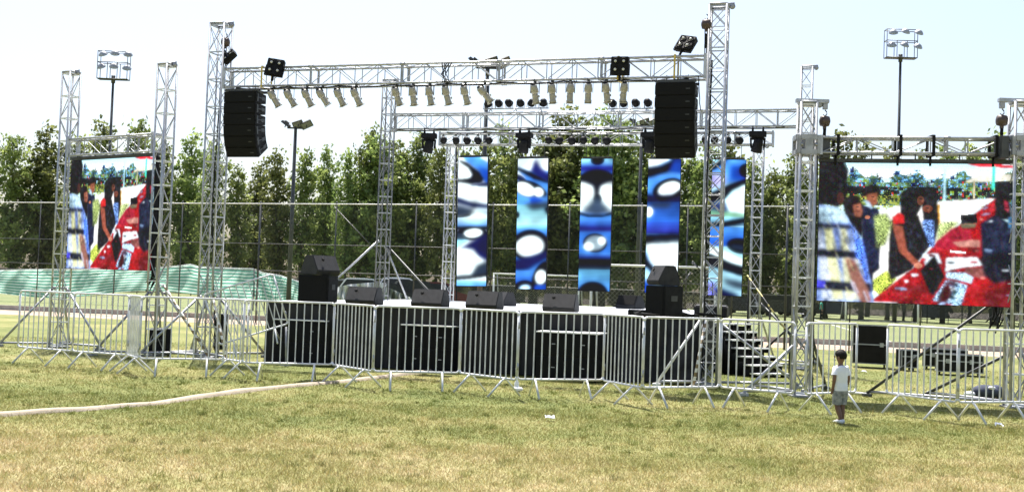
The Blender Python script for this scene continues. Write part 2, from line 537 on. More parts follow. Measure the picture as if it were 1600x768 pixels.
def truss(name, label, P0, P1, z, h, dep, rch=.022, rl=.010, bay=.48, style='W', group=None, verticals=True, mat=None):
    P0, P1 = Vector((P0[0], P0[1])), Vector((P1[0], P1[1]))
    d = P1 - P0; L = d.length; rz = math.atan2(d.y, d.x)
    mat = mat or ALU
    t = thing(name, label, 'truss', (P0.x, P0.y, z), rz, group)
    for y in (-dep / 2, dep / 2):
        for zz in (0, h):
            MB().tube((0, y, zz), (L, y, zz), rch, 8).build('chord', mat, t)
    lc = MB()
    nb = max(2, int(round(L / bay))); bay = L / nb
    for k in range(nb + 1):
        x = k * bay
        for y in (-dep / 2, dep / 2):
            if verticals: lc.tube((x, y, 0), (x, y, h), rl * (1.25 if k % 4 == 0 else 1), 5, cap=False)
            if k < nb:
                if style == 'W':
                    m = x + bay / 2
                    if k % 2 == 0: lc.tube((x, y, 0), (x + bay, y, h), rl, 5, cap=False)
                    else: lc.tube((x, y, h), (x + bay, y, 0), rl, 5, cap=False)
                else:
                    lc.tube((x, y, 0), (x + bay, y, h), rl, 5, cap=False)
        for zz in (0, h):
            lc.tube((x, -dep / 2, zz), (x, dep / 2, zz), rl, 5, cap=False)
            if k < nb:
                lc.tube((x, -dep / 2 if k % 2 else dep / 2, zz), (x + bay, dep / 2 if k % 2 else -dep / 2, zz), rl, 5, cap=False)
    lc.build('lacing', ALU2, t)
    for x in [i * 2.0 for i in range(1, int(L / 2) + 1) if i * 2.0 < L - .3]:
        jp = MB()
        for y in (-dep / 2, dep / 2):
            for zz in (0, h):
                jp.tube((x - .05, y, zz), (x + .05, y, zz), rch * 1.5, 8)
            jp.box((x, y, h / 2), (.035, .035, h - rch * 2.2))
        for zz in (0, h): jp.box((x, 0, zz), (.03, dep, .03))
        jp.build('joint_frame', ALU2, t)
    for x in (0, L):
        e = MB()
        for y in (-dep / 2, dep / 2): e.box((x, y, h / 2), (.05, .05, h + .08))
        for zz in (0, h): e.box((x, 0, zz), (.046, dep - .04, .05))
        e.build('end_frame', mat, t)
    t['L'] = L
    return t

def P2(v): return Vector((v.x, v.y, 0))
FTL, FTR = P2(gp(323, 558)), P2(gp(1107, 604))
TH = math.atan2((FTR - FTL).y, (FTR - FTL).x)          # direction of the stage front
E = Vector((math.cos(TH), math.sin(TH), 0)); NN = Vector((-E.y, E.x, 0))   # along the stage, away from the audience
BTL = P2(at(602, 300, 30.0)); BTR = P2(at(1259, 200, 26.9))
LTL = P2(at(704, 330, 31.6)); LTR = P2(at(1183, 330, 29.4))
STL, STR = P2(gp(1250, 619)), P2(at(1590, 400, 18.75))
STRz = 0
VTR, VTL = P2(gp(241, 556)), P2(at(98, 400, 25.5))
A4 = [TH + R(a) for a in (-40, 48, 138, 222)]
zt = lambda px, py, P: at(px, py, P.y).z

def br4(reach, z, mats): return [(a, reach, z, m) for a, m in zip(A4, mats)]
lattice_tower('truss_tower', 'tall lattice tower with crossed bracing beside the right hand stage barrier, carrying the front truss', FTR, TH,
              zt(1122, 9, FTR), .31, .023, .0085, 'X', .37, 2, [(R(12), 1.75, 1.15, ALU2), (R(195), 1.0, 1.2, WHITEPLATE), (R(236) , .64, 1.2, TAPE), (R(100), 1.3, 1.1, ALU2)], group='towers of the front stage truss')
lattice_tower('truss_tower', 'tall lattice tower standing left of the left speaker array, with crossing braces at its foot', FTL, TH,
              zt(338, 38, FTL), .33, .020, .0075, 'X', .55, 1, [(A4[0], 1.25, 1.25, TAPE), (A4[1], 1.25, 1.25, ALU2), (A4[2], 1.25, 1.25, ALU2), (A4[3] , 1.35, 1.25, ALU)], group='towers of the front stage truss')
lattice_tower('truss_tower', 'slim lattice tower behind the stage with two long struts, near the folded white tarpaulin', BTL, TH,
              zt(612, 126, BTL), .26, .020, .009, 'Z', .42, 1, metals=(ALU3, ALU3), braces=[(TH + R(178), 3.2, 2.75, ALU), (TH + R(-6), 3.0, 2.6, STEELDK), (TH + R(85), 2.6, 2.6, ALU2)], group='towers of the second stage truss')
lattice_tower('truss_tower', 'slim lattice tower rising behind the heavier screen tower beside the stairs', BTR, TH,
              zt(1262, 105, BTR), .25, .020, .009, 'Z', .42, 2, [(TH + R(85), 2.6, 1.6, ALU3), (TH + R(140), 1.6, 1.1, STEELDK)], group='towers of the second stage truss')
lattice_tower('truss_tower', 'grey lattice tower just beside the leftmost blue video column', LTL, TH, 5.52, .25, .018, .009, 'Z', .45, 1, (), group='towers of the video column truss')
lattice_tower('truss_tower', 'grey lattice tower just beside the rightmost blue video column, behind the stairs', LTR, TH, 5.52, .25, .018, .009, 'Z', .45, 1,
              [(TH + R(-20), 1.8, 1.5, STEELDK), (TH + R(80), 2.0, 1.5, ALU2)], group='towers of the video column truss')
SH = R(-1.0)
SZT = zt(1290, 217, STL); SZB = zt(1290, 240, STL)
lattice_tower('truss_tower', 'heavy lattice tower between the stage stairs and the large video screen', STL, SH, zt(1262, 161, STL), .255, .026, .012, 'Z', .47, 1,
              [(R(196), 1.05, .85, ALU), (R(120), 1.2, .85, ALU2), (R(62), 1.9, 1.45, STEELDK)], sleeve=(SZB - .03, SZT - SZB + .06), group='towers of the large video screen')
lattice_tower('truss_tower', 'heavy lattice tower at the far right side of the large video screen', STR, SH, zt(1599, 161, STR), .255, .026, .012, 'Z', .47, 1,
              [(R(150), 2.35, 1.85, STEELDK), (R(121), 1.75, .85, STEELDK), (R(20), 1.1, .85, ALU2)], sleeve=(SZB - .03, SZT - SZB + .06), group='towers of the large video screen')
VD = (VTR - VTL); VA = math.atan2(VD.y, VD.x)
lattice_tower('truss_tower', 'pale lattice tower between the small video screen and the green striped netting', VTR, VA, zt(262, 101, VTR), .27, .022, .010, 'Z', .50, 1,
              [(R(-22), 1.35, 1.45, TAPE), (R(205), 1.2, 1.3, ALU2), (R(100), 1.2, 1.3, ALU2), (R(40), 1.2, 1.3, ALU)], group='towers of the small video screen')
lattice_tower('truss_tower', 'pale lattice tower at the outer side of the small video screen, leftmost of all towers', VTL, VA, zt(104, 113, VTL), .27, .022, .010, 'Z', .50, 1,
              [(R(-22), 1.2, 1.3, ALU2), (R(205), 1.2, 1.3, ALU2), (R(100), 1.2, 1.3, ALU2)], group='towers of the small video screen')

FZ0, FZ1 = zt(1090, 120.5, FTR), zt(1090, 88.5, FTR)
E2 = E * .24
front_truss = truss('lighting_truss', 'long front truss between the two tall towers carrying cream spotlights', FTL + E2 * .9, FTR - E2 * .85, FZ0, FZ1 - FZ0, .34, .024, .0095, .50)
bm_ = (zt(640, 204, BTL), zt(640, 181, BTL))
back_truss = truss('lighting_truss', 'second truss behind the front one carrying black moving head lamps', BTL + E * .16, BTR - E * .16, bm_[0], bm_[1] - bm_[0], .32, .022, .0095, .50)
led_truss = truss('lighting_truss', 'low rear truss from which the five blue video columns hang', LTL - E * .35, LTR + E * .35, zt(700, 226, LTL), .31, .28, .020, .009, .55, group=None)
sd = (STR - STL)
screen_truss = truss('lighting_truss', 'flat truss above the large video screen with black slings', STL + sd.normalized() * .24, STR - sd.normalized() * .24, SZB, SZT - SZB, .25, .022, .010, .60)
vz = (zt(240, 236, VTR), zt(240, 209, VTR))
left_truss = truss('lighting_truss', 'pale truss above the small video screen', VTL + VD.normalized() * .2, VTR - VD.normalized() * .2, vz[0], vz[1] - vz[0], .27, .022, .010, .55)

# black slings round the screen truss
def on_truss(t, x, y=0, z=0):
    return Matrix.Translation(t.location) @ Matrix.Rotation(t.rotation_euler.z, 4, 'Z') @ Vector((x, y, z))
def truss_x(t, px, py):
    # distance along truss t of the point seen at px
    P0 = t.location; d = Vector((math.cos(t.rotation_euler.z), math.sin(t.rotation_euler.z)))
    r = ray(px, py); r2 = Vector((r.x, r.y))
    a = np.array([[d.x, -r2.x], [d.y, -r2.y]])
    s, _ = np.linalg.solve(a, np.array([CAM.x - P0.x, CAM.y - P0.y]))
    return float(s)

# ------------------------------------------------------------------ pictures on the LED walls (one face per LED pixel)
class Pic:
    def __init__(s, w, h, W, H, bg=(0, 0, 0)):
        s.w, s.h = w, h
        s.X, s.Y = np.meshgrid((np.arange(w) + .5) / w * W, (np.arange(h) + .5) / h * H)
        s.a = np.zeros((h, w, 3)) + np.array(bg)
        s.px = W / w
    def mask_poly(s, pts):
        m = np.zeros_like(s.X, bool)
        n = len(pts)
        for i in range(n):
            x1, y1 = pts[i]; x2, y2 = pts[(i + 1) % n]
            if y1 == y2: continue
            c = ((s.Y < y1) != (s.Y < y2)) & (s.X < (x2 - x1) * (s.Y - y1) / (y2 - y1) + x1)
            m ^= c
        return m
    def put(s, m, col, var=0):
        m = m.astype(float)[..., None] if m.dtype == bool else m[..., None]
        c = np.array(col, float)
        if c.ndim == 1: c = c[None, None, :]
        if var: c = c * (1 + var * s.noise(6)[..., None])
        s.a = s.a * (1 - m) + np.clip(c, 0, None) * m
    def poly(s, pts, col, soft=0, var=0):
        m = s.mask_poly(pts).astype(float)
        if soft: m = s.blur(m, soft)
        s.put(m, col, var)
    def ell(s, cx, cy, rx, ry, col, rot=0, soft=.12, var=0):
        c, q = math.cos(R(rot)), math.sin(R(rot))
        dx, dy = s.X - cx, s.Y - cy
        u, v = (dx * c + dy * q) / rx, (-dx * q + dy * c) / ry
        d = np.sqrt(u * u + v * v)
        s.put(np.clip((1 - d) / soft, 0, 1), col, var)
    def grad(s, y0, y1, c0, c1, x0=-1e9, x1=1e9):
        t = np.clip((s.Y - y0) / (y1 - y0), 0, 1)[..., None]
        c = np.array(c0) * (1 - t) + np.array(c1) * t
        s.put((s.Y >= y0) & (s.Y <= y1) & (s.X >= x0) & (s.X <= x1), c)
    def blur(s, m, r):
        k = max(1, int(round(r / s.px)))
        for ax in (0, 1):
            for _ in range(2):
                p = np.pad(m, [(k, k) if a == ax else (0, 0) for a in range(m.ndim)], mode='edge')
                c = np.cumsum(p, ax)
                c = np.concatenate([np.zeros_like(np.take(c, [0], ax)), c], ax)
                n = m.shape[ax]
                m = (np.take(c, range(2 * k + 1, 2 * k + 1 + n), ax) - np.take(c, range(0, n), ax)) / (2 * k + 1)
        return m
    def noise(s, sc):
        k = max(2, int(sc / s.px))
        g = rng.standard_normal((s.h // k + 2, s.w // k + 2))
        return np.kron(g, np.ones((k, k)))[:s.h, :s.w] * .7 + rng.standard_normal((s.h, s.w)) * .3

def led_mesh(name, a, W, H, mat):
    # a: (h, w, 3), row 0 on top; mesh in local XZ, centre bottom at origin, facing -Y
    h, w, _ = a.shape
    gx, gz = np.meshgrid(np.linspace(-W / 2, W / 2, w + 1), np.linspace(H, 0, h + 1))
    V = np.stack([gx, np.zeros_like(gx), gz], -1).reshape(-1, 3)
    i = np.arange(h)[:, None] * (w + 1) + np.arange(w)[None, :]
    F = np.stack([i + w + 1, i + w + 2, i + 1, i], -1).reshape(-1, 4)
    me = bpy.data.meshes.new(name)
    me.vertices.add(len(V)); me.vertices.foreach_set('co', V.astype(np.float32).ravel())
    me.loops.add(F.size); me.loops.foreach_set('vertex_index', F.astype(np.int32).ravel())
    me.polygons.add(len(F))
    me.polygons.foreach_set('loop_start', np.arange(0, F.size, 4, dtype=np.int32))
    me.polygons.foreach_set('loop_total', np.full(len(F), 4, dtype=np.int32))
    c = np.concatenate([np.clip(a, 0, 1.6), np.ones((h, w, 1))], -1).reshape(-1, 4)
    at_ = me.color_attributes.new('pixel', 'FLOAT_COLOR', 'CORNER')
    at_.data.foreach_set('color', np.repeat(c, 4, 0).astype(np.float32).ravel())
    me.materials.append(mat)
    me.update(); me.validate()
    return me

def video_picture():
    p = Pic(300, 216, 782, 566)
    def P(pts): return [(x - 117, y - 78 - 22 * (x - 117) / 782) for x, y in pts]
    p.a[:] = (.62, .86, .92)
    p.grad(0, 60, (.55, .90, 1.0), (.95, 1.0, 1.0))
    # hedge and trees
    n1 = p.noise(16); n2 = p.noise(9)
    top = 52 + 14 * np.sin(p.X * .03) + 12 * np.sin(p.X * .071 + 1) + n1 * 9
    tree = (p.Y > top) & (p.Y < 172)
    g = np.stack([.10 + .12 * n1, .20 + .16 * n1 + .05 * n2, .16 + .18 * n2], -1)
    p.put(tree, np.clip(g, .01, .8))
    blue = tree & (n2 > .75); p.put(blue, (.25, .55, .95))
    dk = (p.Y > 96) & (p.Y < 150) & (n1 < .55); p.put(dk, (.012, .016, .018))
    yl = (p.Y > 130) & (p.Y < 200) & (n2 > .2); p.put(yl & (p.X < 330), (.38, .42, .10))
    rd = (p.Y > 70) & (p.Y < 150) & (n2 > 1.35); p.put(rd, (.55, .05, .03))
    # sunlit ground
    p.poly(P([(340, 290), (460, 255), (620, 243), (830, 236), (720, 300), (600, 420), (560, 440), (430, 600), (330, 620)]), (1.0, 1.0, .98), 3)
    p.poly(P([(600, 330), (660, 320), (690, 330), (600, 410)]), (.45, .55, .25), 4, .5)
    p.poly(P([(345, 560), (400, 520), (445, 555), (380, 625), (345, 600)]), (.40, .48, .10), 3, .6)
    p.poly(P([(590, 260), (610, 255), (612, 330), (596, 350)]), (.75, .42, .05), 3)
    # canopy, banner, poles
    p.poly(P([(705, 168), (760, 140), (885, 138), (897, 165)]), (.80, .78, .66), 2)
    p.poly(P([(700, 92), (760, 92), (897, 104), (897, 116), (760, 108)]), (.62, .03, .05), 1)
    p.poly(P([(740, 165), (748, 165), (748, 235), (740, 235)]), (.55, .50, .35))
    p.poly(P([(812, 105), (826, 105), (824, 200), (812, 200)]), (.05, .65, .50), 1)
    p.poly(P([(622, 108), (631, 108), (631, 245), (622, 245)]), (.55, .85, .95), 1)
    p.poly(P([(826, 168), (897, 166), (897, 230), (826, 232)]), (.015, .018, .02))
    # red tables
    p.poly(P([(336, 648), (520, 500), (600, 405), (790, 262), (832, 236), (850, 240), (800, 420), (900, 520), (896, 668)]), (.37, .006, .012), 1.5, .25)
    p.poly(P([(430, 590), (560, 575), (575, 610), (440, 610)]), (.20, .008, .01), 8)
    p.poly(P([(735, 600), (800, 560), (900, 590), (900, 640), (760, 668)]), (.36, .01, .015), 8)
    p.poly(P([(600, 405), (660, 350), (735, 358), (735, 400), (650, 435), (600, 440)]), (.42, .02, .06), 4)
    # people in the middle
    p.poly(P([(530, 195), (560, 180), (595, 200), (608, 340), (590, 420), (545, 330)]), (.018, .016, .018), 2)
    p.ell(560 - 117, 272 - 90, 22, 16, (.20, .07, .04))
    p.poly(P([(538, 320), (585, 318), (592, 425), (552, 432)]), (.18, .30, .62), 2, .6)
    p.poly(P([(450, 210), (490, 182), (535, 190), (548, 235), (520, 300), (480, 345), (450, 300)]), (.012, .010, .010), 2)
    p.ell(532 - 117, 240 - 90, 15, 20, (.20, .08, .05))
    p.poly(P([(412, 320), (470, 290), (525, 300), (572, 425), (540, 470), (500, 520), (420, 560), (405, 520)]), (.014, .012, .015), 2, .3)
    p.poly(P([(420, 305), (445, 285), (466, 300), (468, 330), (422, 334)]), (.60, .03, .03), 2)
    p.poly(P([(420, 335), (462, 342), (482, 440), (545, 500), (530, 518), (450, 445)]), (.33, .11, .07), 3)
    p.ell(528 - 117, 502 - 90, 18, 12, (.55, .25, .18))
    p.poly(P([(290, 190), (330, 170), (366, 178), (372, 208), (295, 222)]), (.012, .010, .010), 2)
    p.poly(P([(312, 212), (358, 205), (358, 250), (330, 264), (312, 245)]), (.30, .12, .07), 2)
    p.poly(P([(288, 250), (322, 262), (360, 268), (372, 300), (372, 515), (345, 535), (350, 600), (330, 620), (300, 430)]), (.014, .02, .06), 2, .2)
    p.poly(P([(300, 238), (330, 270), (340, 268), (322, 240)]), (.45, .60, .75), 1)
    p.poly(P([(214, 240), (240, 216), (280, 220), (300, 260), (298, 390), (260, 350), (225, 290)]), (.014, .009, .010), 2)
    p.poly(P([(256, 256), (288, 246), (298, 285), (290, 305), (266, 300)]), (.34, .14, .09), 2)
    p.ell(318 - 117, 305 - 84, 12, 8, (.45, .20, .13))
    # big man on the near side
    shirt = P([(112, 246), (190, 262), (236, 305), (290, 395), (318, 480), (338, 560), (352, 650), (100, 650)])
    p.poly(shirt, (.26, .36, .66), 2)
    for (x0, x1, cc) in ((140, 175, (.66, .68, .42)), (205, 232, (.62, .64, .45)), (110, 130, (.55, .62, .75)), (255, 275, (.55, .60, .55))):
        m = p.mask_poly(P([(x0, 345), (x1, 345), (x1 + 55, 640), (x0 + 30, 640)])) & p.mask_poly(shirt)
        p.put(p.blur(m.astype(float), 6), cc)
    for (y0, y1, c) in ((262, 325, (.58, .80, .95)),):
        p.put(p.blur((p.mask_poly(P([(112, y0), (210, y0), (240, y1), (112, y1)])) & p.mask_poly(shirt)).astype(float), 6), c)
    for yy, hh in ((335, 8), (448, 17), (578, 20)):
        p.put(p.blur((p.mask_poly(P([(100, yy - hh), (345, yy - hh + 14), (345, yy + hh + 14), (100, yy + hh)])) & p.mask_poly(shirt)).astype(float), 4), (.012, .014, .03))
    p.poly(P([(112, 560), (150, 565), (150, 592), (112, 590)]), (.08, .08, .55), 3)
    p.poly(P([(250, 330), (300, 400), (330, 560), (312, 570), (270, 440)]), (.10, .22, .75), 6, .5)
    p.poly(P([(228, 470), (270, 478), (312, 560), (345, 648), (300, 650), (262, 580)]), (.30, .15, .12), 4)
    p.poly(P([(112, 70), (212, 76), (236, 118), (230, 160), (240, 188), (226, 236), (196, 262), (150, 250), (112, 250)]), (.012, .009, .010), 1.5)
    p.ell(205 - 117, 225 - 80, 16, 26, (.10, .04, .03))
    # man at the table, laptops and papers
    p.poly(P([(826, 240), (850, 208), (882, 236), (893, 320), (830, 320)]), (.014, .010, .012), 2)
    p.poly(P([(862, 240), (878, 250), (882, 290), (866, 280)]), (.5, .05, .10), 2)
    p.poly(P([(772, 335), (830, 298), (893, 340), (902, 530), (820, 545), (782, 470)]), (.014, .022, .06), 3, .2)
    p.poly(P([(880, 310), (897, 310), (897, 350), (882, 350)]), (.15, .40, .70), 1)
    p.poly(P([(692, 300), (756, 296), (758, 332), (696, 335)]), (.010, .010, .012))
    p.poly(P([(690, 335), (756, 333), (750, 350), (700, 352)]), (.25, .24, .16), 2)
    p.poly(P([(660, 408), (740, 398), (772, 402), (772, 430), (690, 428)]), (.58, .30, .26), 2)
    p.poly(P([(654, 440), (718, 446), (716, 454), (654, 450)]), (.9, .92, .95))
    p.poly(P([(640, 470), (760, 468), (790, 500), (700, 510), (636, 525)]), (.85, .95, 1.0), 1, .08)
    p.poly(P([(545, 456), (606, 452), (622, 492), (556, 502)]), (.80, .90, 1.0), 1)
    p.poly(P([(640, 528), (720, 530), (748, 548), (740, 572), (690, 560), (640, 550)]), (.55, .80, 1.0), 1, .3)
    p.poly(P([(712, 508), (806, 510), (808, 545), (770, 552), (716, 532)]), (.26, .10, .09), 3)
    p.poly(P([(536, 522), (592, 460), (634, 545), (592, 622), (575, 610)]), (.010, .010, .011), 1)
    p.poly(P([(588, 640), (642, 558), (726, 580), (698, 664)]), (.45, .70, .95), 1, .5)
    p.poly(P([(632, 585), (690, 596), (670, 640), (612, 628)]), (.06, .14, .14), 2, .8)
    p.poly(P([(770, 470), (905, 440), (905, 560), (830, 575), (790, 540)]), (.012, .014, .03), 4, .2)
    p.poly(P([(640, 560), (690, 560), (640, 668), (600, 660)]), (.10, .004, .008), 8)
    p.poly(P([(790, 600), (905, 575), (905, 668), (800, 668)]), (.16, .006, .01), 10)
    p.poly(P([(345, 300), (395, 285), (420, 330), (395, 420), (360, 430)]), (.32, .40, .16), 6, .5)
    # small things on the tables, folds in the clothes, faces
    rs = np.random.default_rng(42)
    table = p.mask_poly(P([(336, 648), (520, 500), (600, 405), (790, 262), (832, 236), (850, 240), (800, 420), (900, 520), (896, 668)]))
    for i in range(46):
        x, y = rs.uniform(430, 890), rs.uniform(260, 660)
        w, h, sk = rs.uniform(8, 34), rs.uniform(3, 11), rs.uniform(-10, 18)
        c = [(.75, .82, .9), (.12, .004, .008), (.55, .03, .05), (.30, .42, .62), (.02, .02, .025), (.62, .25, .22), (.18, .005, .01)][rs.integers(0, 7)]
        m = p.mask_poly(P([(x, y), (x + w, y + 2), (x + w - sk, y + h), (x - sk, y + h)])) & table
        p.put(p.blur(m.astype(float), 1.5), c)
    for i in range(34):
        x, y = rs.uniform(120, 340), rs.uniform(270, 640); L = rs.uniform(15, 70)
        m = p.mask_poly(P([(x, y), (x + 4 + rs.uniform(0, 6), y), (x + 14 + L * .3, y + L), (x + 6 + L * .3, y + L)])) & p.mask_poly(shirt)
        p.put(p.blur(m.astype(float), 2.5) * .45, [(.62, .70, .85), (.08, .12, .35), (.60, .60, .35), (.20, .28, .70)][rs.integers(0, 4)])
    for i in range(70):
        x = rs.choice([rs.uniform(292, 368), rs.uniform(410, 560), rs.uniform(775, 895)]); y = rs.uniform(300, 520); L = rs.uniform(10, 45)
        m = p.mask_poly(P([(x, y), (x + 3, y), (x + 6 + L * .15, y + L), (x + 2 + L * .15, y + L)])) & (p.a.mean(2) < .08)
        p.put(p.blur(m.astype(float), 2) * .7, [(.06, .07, .13), (.10, .05, .06), (.004, .004, .008), (.05, .06, .18)][rs.integers(0, 4)])
    for (x, y, c) in ((276, 268, (.42, .19, .13)), (338, 226, (.40, .18, .11)), (534, 232, (.34, .14, .09)), (560, 268, (.30, .12, .08)), (872, 262, (.55, .10, .14))):
        p.ell(x - 117 + 5, y - 82, 7, 9, c, 0, .6)
        p.ell(x - 117, y - 88, 9, 2.6, (.03, .012, .012), 8, .5); p.ell(x - 117 + 6, y - 70, 7, 2.4, (.16, .03, .03), 0, .5)
    for i in range(40):
        x, y = 648 + rs.uniform(0, 60), 566 + rs.uniform(0, 78)
        p.poly(P([(x, y), (x + 9, y + 2), (x + 6, y + 6), (x - 3, y + 4)]), [(.03, .08, .12), (.75, .9, 1.0), (.12, .25, .45)][rs.integers(0, 3)], .8)
    p.a = p.a * .8 + p.blur(p.a, 4.0) * .2
    sh = p.blur(rng.standard_normal((p.h, p.w)), 26); sh /= sh.std()
    bl = p.blur(rng.standard_normal((p.h, p.w)), 5); bl /= bl.std()
    lum = p.a.mean(2)
    p.a = p.a * np.clip(1 + (.2 * sh + .11 * bl) * (lum < .8), .3, 1.6)[..., None]
    p.a = np.where(p.a < .5, p.a ** 1.3 * .5 ** -.3, p.a)
    p.a += (.007 * np.clip(bl, 0, 3) * (lum < .25))[..., None] * np.array([.6, .8, 1.3])
    a = p.a * (1 + .08 * rng.standard_normal((p.h, p.w, 1))) + np.abs(.012 * rng.standard_normal((p.h, p.w, 3)))
    a[1::3] *= .90
    return np.clip(a, .004, 1.5)

def column_picture(k):
    p = Pic(46, 196, 145, 620)
    W, Bk, Nv, Bl, Lb, Cy = (1.0, 1.05, 1.08), (.012, .016, .025), (.02, .04, .14), (.03, .17, .72), (.16, .45, .95), (.45, .82, 1.0)
    Gy = (.10, .14, .17)
    if k == 0:
        p.a[:] = W
        p.poly([(20, 0), (108, 0), (145, 25), (145, 130), (125, 112), (100, 70), (40, 20)], Lb, 3)
        p.poly([(95, 40), (145, 60), (145, 130), (125, 112)], Bl, 8)
        p.poly([(2, 8), (45, 25), (105, 70), (127, 105), (118, 124), (60, 130), (0, 118), (0, 106), (60, 98), (68, 84), (50, 52), (5, 20)], Bk, 3)
        p.poly([(60, 130), (145, 122), (145, 142), (70, 140)], Nv, 3)
        p.poly([(0, 190), (60, 212), (145, 226), (145, 252), (80, 246), (0, 222)], Nv, 5)
        p.poly([(0, 226), (80, 248), (84, 270), (50, 282), (0, 292)], Gy, 8); p.poly([(0, 284), (70, 268), (76, 258), (60, 284), (0, 296)], Bk, 3)
        p.poly([(90, 246), (145, 250), (145, 284), (100, 268)], (.55, .65, .72), 6)
        p.grad(292, 336, (.75, .92, 1.0), Lb)
        p.poly([(0, 332), (145, 332), (145, 350), (0, 350)], Bk, 4)
        p.ell(72, 368, 84, 36, Bk, 0, .15); p.ell(78, 366, 52, 24, W, -4, .2)
        p.ell(12, 384, 34, 20, Gy, 10, .2)
        p.poly([(0, 400), (60, 398), (0, 440)], Cy, 4)
        p.poly([(0, 446), (60, 412), (145, 368), (145, 500), (105, 480), (80, 446), (40, 440)], (.03, .04, .20), 5)
        p.ell(36, 512, 84, 74, W, 0, .3)
        p.poly([(100, 520), (145, 500), (145, 565), (60, 585), (0, 582), (0, 568), (70, 566)], Gy, 6)
        p.poly([(0, 575), (60, 574), (145, 556), (145, 575), (0, 592)], Bk, 3)
        p.grad(594, 620, Cy, Lb)
    elif k == 1:
        p.a[:] = Lb
        p.poly([(0, 0), (145, 0), (145, 60), (60, 60), (0, 40)], W, 3)
        p.poly([(85, 0), (110, 40), (145, 70), (145, 112), (100, 90), (60, 60)], (.05, .06, .30), 5)
        p.poly([(0, 40), (60, 62), (145, 108), (145, 118), (80, 100), (0, 56)], Bk, 3)
        p.poly([(0, 56), (40, 96), (0, 100)], W, 4); p.ell(12, 92, 40, 14, Nv, 30, .3)
        p.ell(62, 150, 90, 44, Bk, 22, .12); p.ell(38, 146, 58, 34, W, 24, .25); p.ell(102, 160, 30, 26, W, 30, .3)
        p.poly([(0, 176), (90, 190), (145, 180), (145, 240), (0, 240)], Lb, 6)
        p.poly([(60, 192), (78, 180), (130, 200), (70, 225)], Bl, 4)
        p.grad(218, 320, (.30, .62, .72), (.55, .80, .85)); p.poly([(30, 215), (145, 205), (145, 235), (70, 245)], Gy, 10)
        p.ell(0, 268, 14, 18, Bk, 0, .2); p.poly([(132, 240), (145, 228), (145, 270)], Bk, 2)
        p.grad(315, 340, Cy, Lb)
        p.ell(66, 412, 96, 78, Bk, -8, .1); p.ell(66, 418, 76, 58, W, -8, .25)
        p.poly([(0, 480), (145, 440), (145, 475), (60, 530), (0, 540)], (.03, .05, .22), 5)
        p.grad(530, 620, Lb, Bl, 0, 90)
        p.ell(135, 566, 58, 92, Bk, 20, .15); p.ell(120, 562, 30, 40, W, 10, .25)
        p.ell(40, 610, 52, 34, Bk, -8, .15); p.ell(45, 614, 34, 18, (.6, .8, 1), -8, .4)
        p.poly([(92, 600), (145, 596), (145, 620), (92, 620)], Bl, 4)
    elif k == 2:
        p.a[:] = Lb
        p.grad(0, 45, Cy, Bl)
        p.ell(75, 6, 34, 24, Bk, 0, .1)
        p.poly([(0, 35), (145, 35), (145, 60), (0, 60)], (.06, .05, .45), 5)
        p.ell(75, 120, 105, 76, Bk, 0, .12)
        p.poly([(0, 110), (60, 120), (75, 190), (90, 120), (145, 110), (145, 250), (0, 250)], W, 6)
        p.poly([(20, 70), (130, 70), (120, 110), (90, 130), (82, 200), (68, 200), (60, 130), (30, 110)], (.03, .035, .05), 6)
        p.ell(80, 190, 22, 28, Bk, 0, .3)
        p.poly([(75, 170), (125, 225), (145, 245), (75, 268), (0, 245), (30, 225)], (.14, .20, .26), 8)
        p.poly([(0, 250), (40, 262), (110, 262), (145, 248), (145, 262), (100, 276), (40, 276), (0, 264)], Bk, 4)
        p.grad(276, 330, Lb, (.05, .10, .55)); p.poly([(0, 318), (145, 318), (145, 344), (0, 344)], (.06, .04, .30), 5)
        p.poly([(0, 344), (145, 344), (145, 470), (0, 470)], (.10, .33, .85), 6)
        p.ell(73, 395, 60, 48, Bk, 0, .12); p.ell(73, 395, 52, 41, (.42, .50, .56), 0, .3); p.ell(45, 412, 30, 26, W, 0, .4); p.ell(104, 385, 24, 24, W, 0, .4)
        p.grad(440, 466, Lb, (.05, .07, .4))
        p.poly([(0, 464), (145, 464), (145, 505), (0, 505)], Bk, 4); p.grad(490, 520, Bk, Gy)
        p.grad(518, 620, (.20, .48, .62), Lb)
        p.ell(68, 640, 78, 68, Bk, 0, .1)
    elif k == 3:
        p.a[:] = (.25, .5, .9)
        p.poly([(0, 0), (100, 0), (40, 30), (0, 40)], W, 3)
        p.poly([(0, 36), (60, 28), (110, 0), (145, 0), (145, 30), (90, 62), (0, 92)], Bk, 5); p.poly([(120, 0), (145, 0), (145, 70), (90, 62)], Bl, 5)
        p.poly([(0, 92), (100, 62), (145, 70), (145, 100), (0, 170)], Lb, 6)
        p.ell(92, 140, 78, 52, Bk, -24, .12); p.ell(96, 138, 58, 36, W, -22, .25)
        p.poly([(0, 160), (40, 170), (145, 160), (145, 205), (0, 205)], Nv, 6); p.poly([(30, 176), (110, 172), (145, 140), (145, 170), (60, 196)], Bk, 4)
        p.grad(200, 290, (.06, .17, .45), (.08, .28, .85)); p.poly([(20, 205), (110, 200), (100, 225), (20, 225)], Gy, 8)
        p.ell(8, 245, 22, 28, W, 0, .3)
        p.grad(290, 345, (.08, .22, .80), (.10, .10, .55))
        p.poly([(0, 350), (145, 340), (145, 390), (60, 395), (0, 420)], Bk, 5); p.poly([(30, 372), (145, 366), (145, 398), (30, 398)], Gy, 8)
        p.poly([(0, 395), (145, 385), (145, 560), (80, 540), (20, 480)], W, 5)
        p.poly([(0, 430), (10, 470), (60, 530), (145, 590), (145, 610), (40, 545), (0, 500)], Bk, 4)
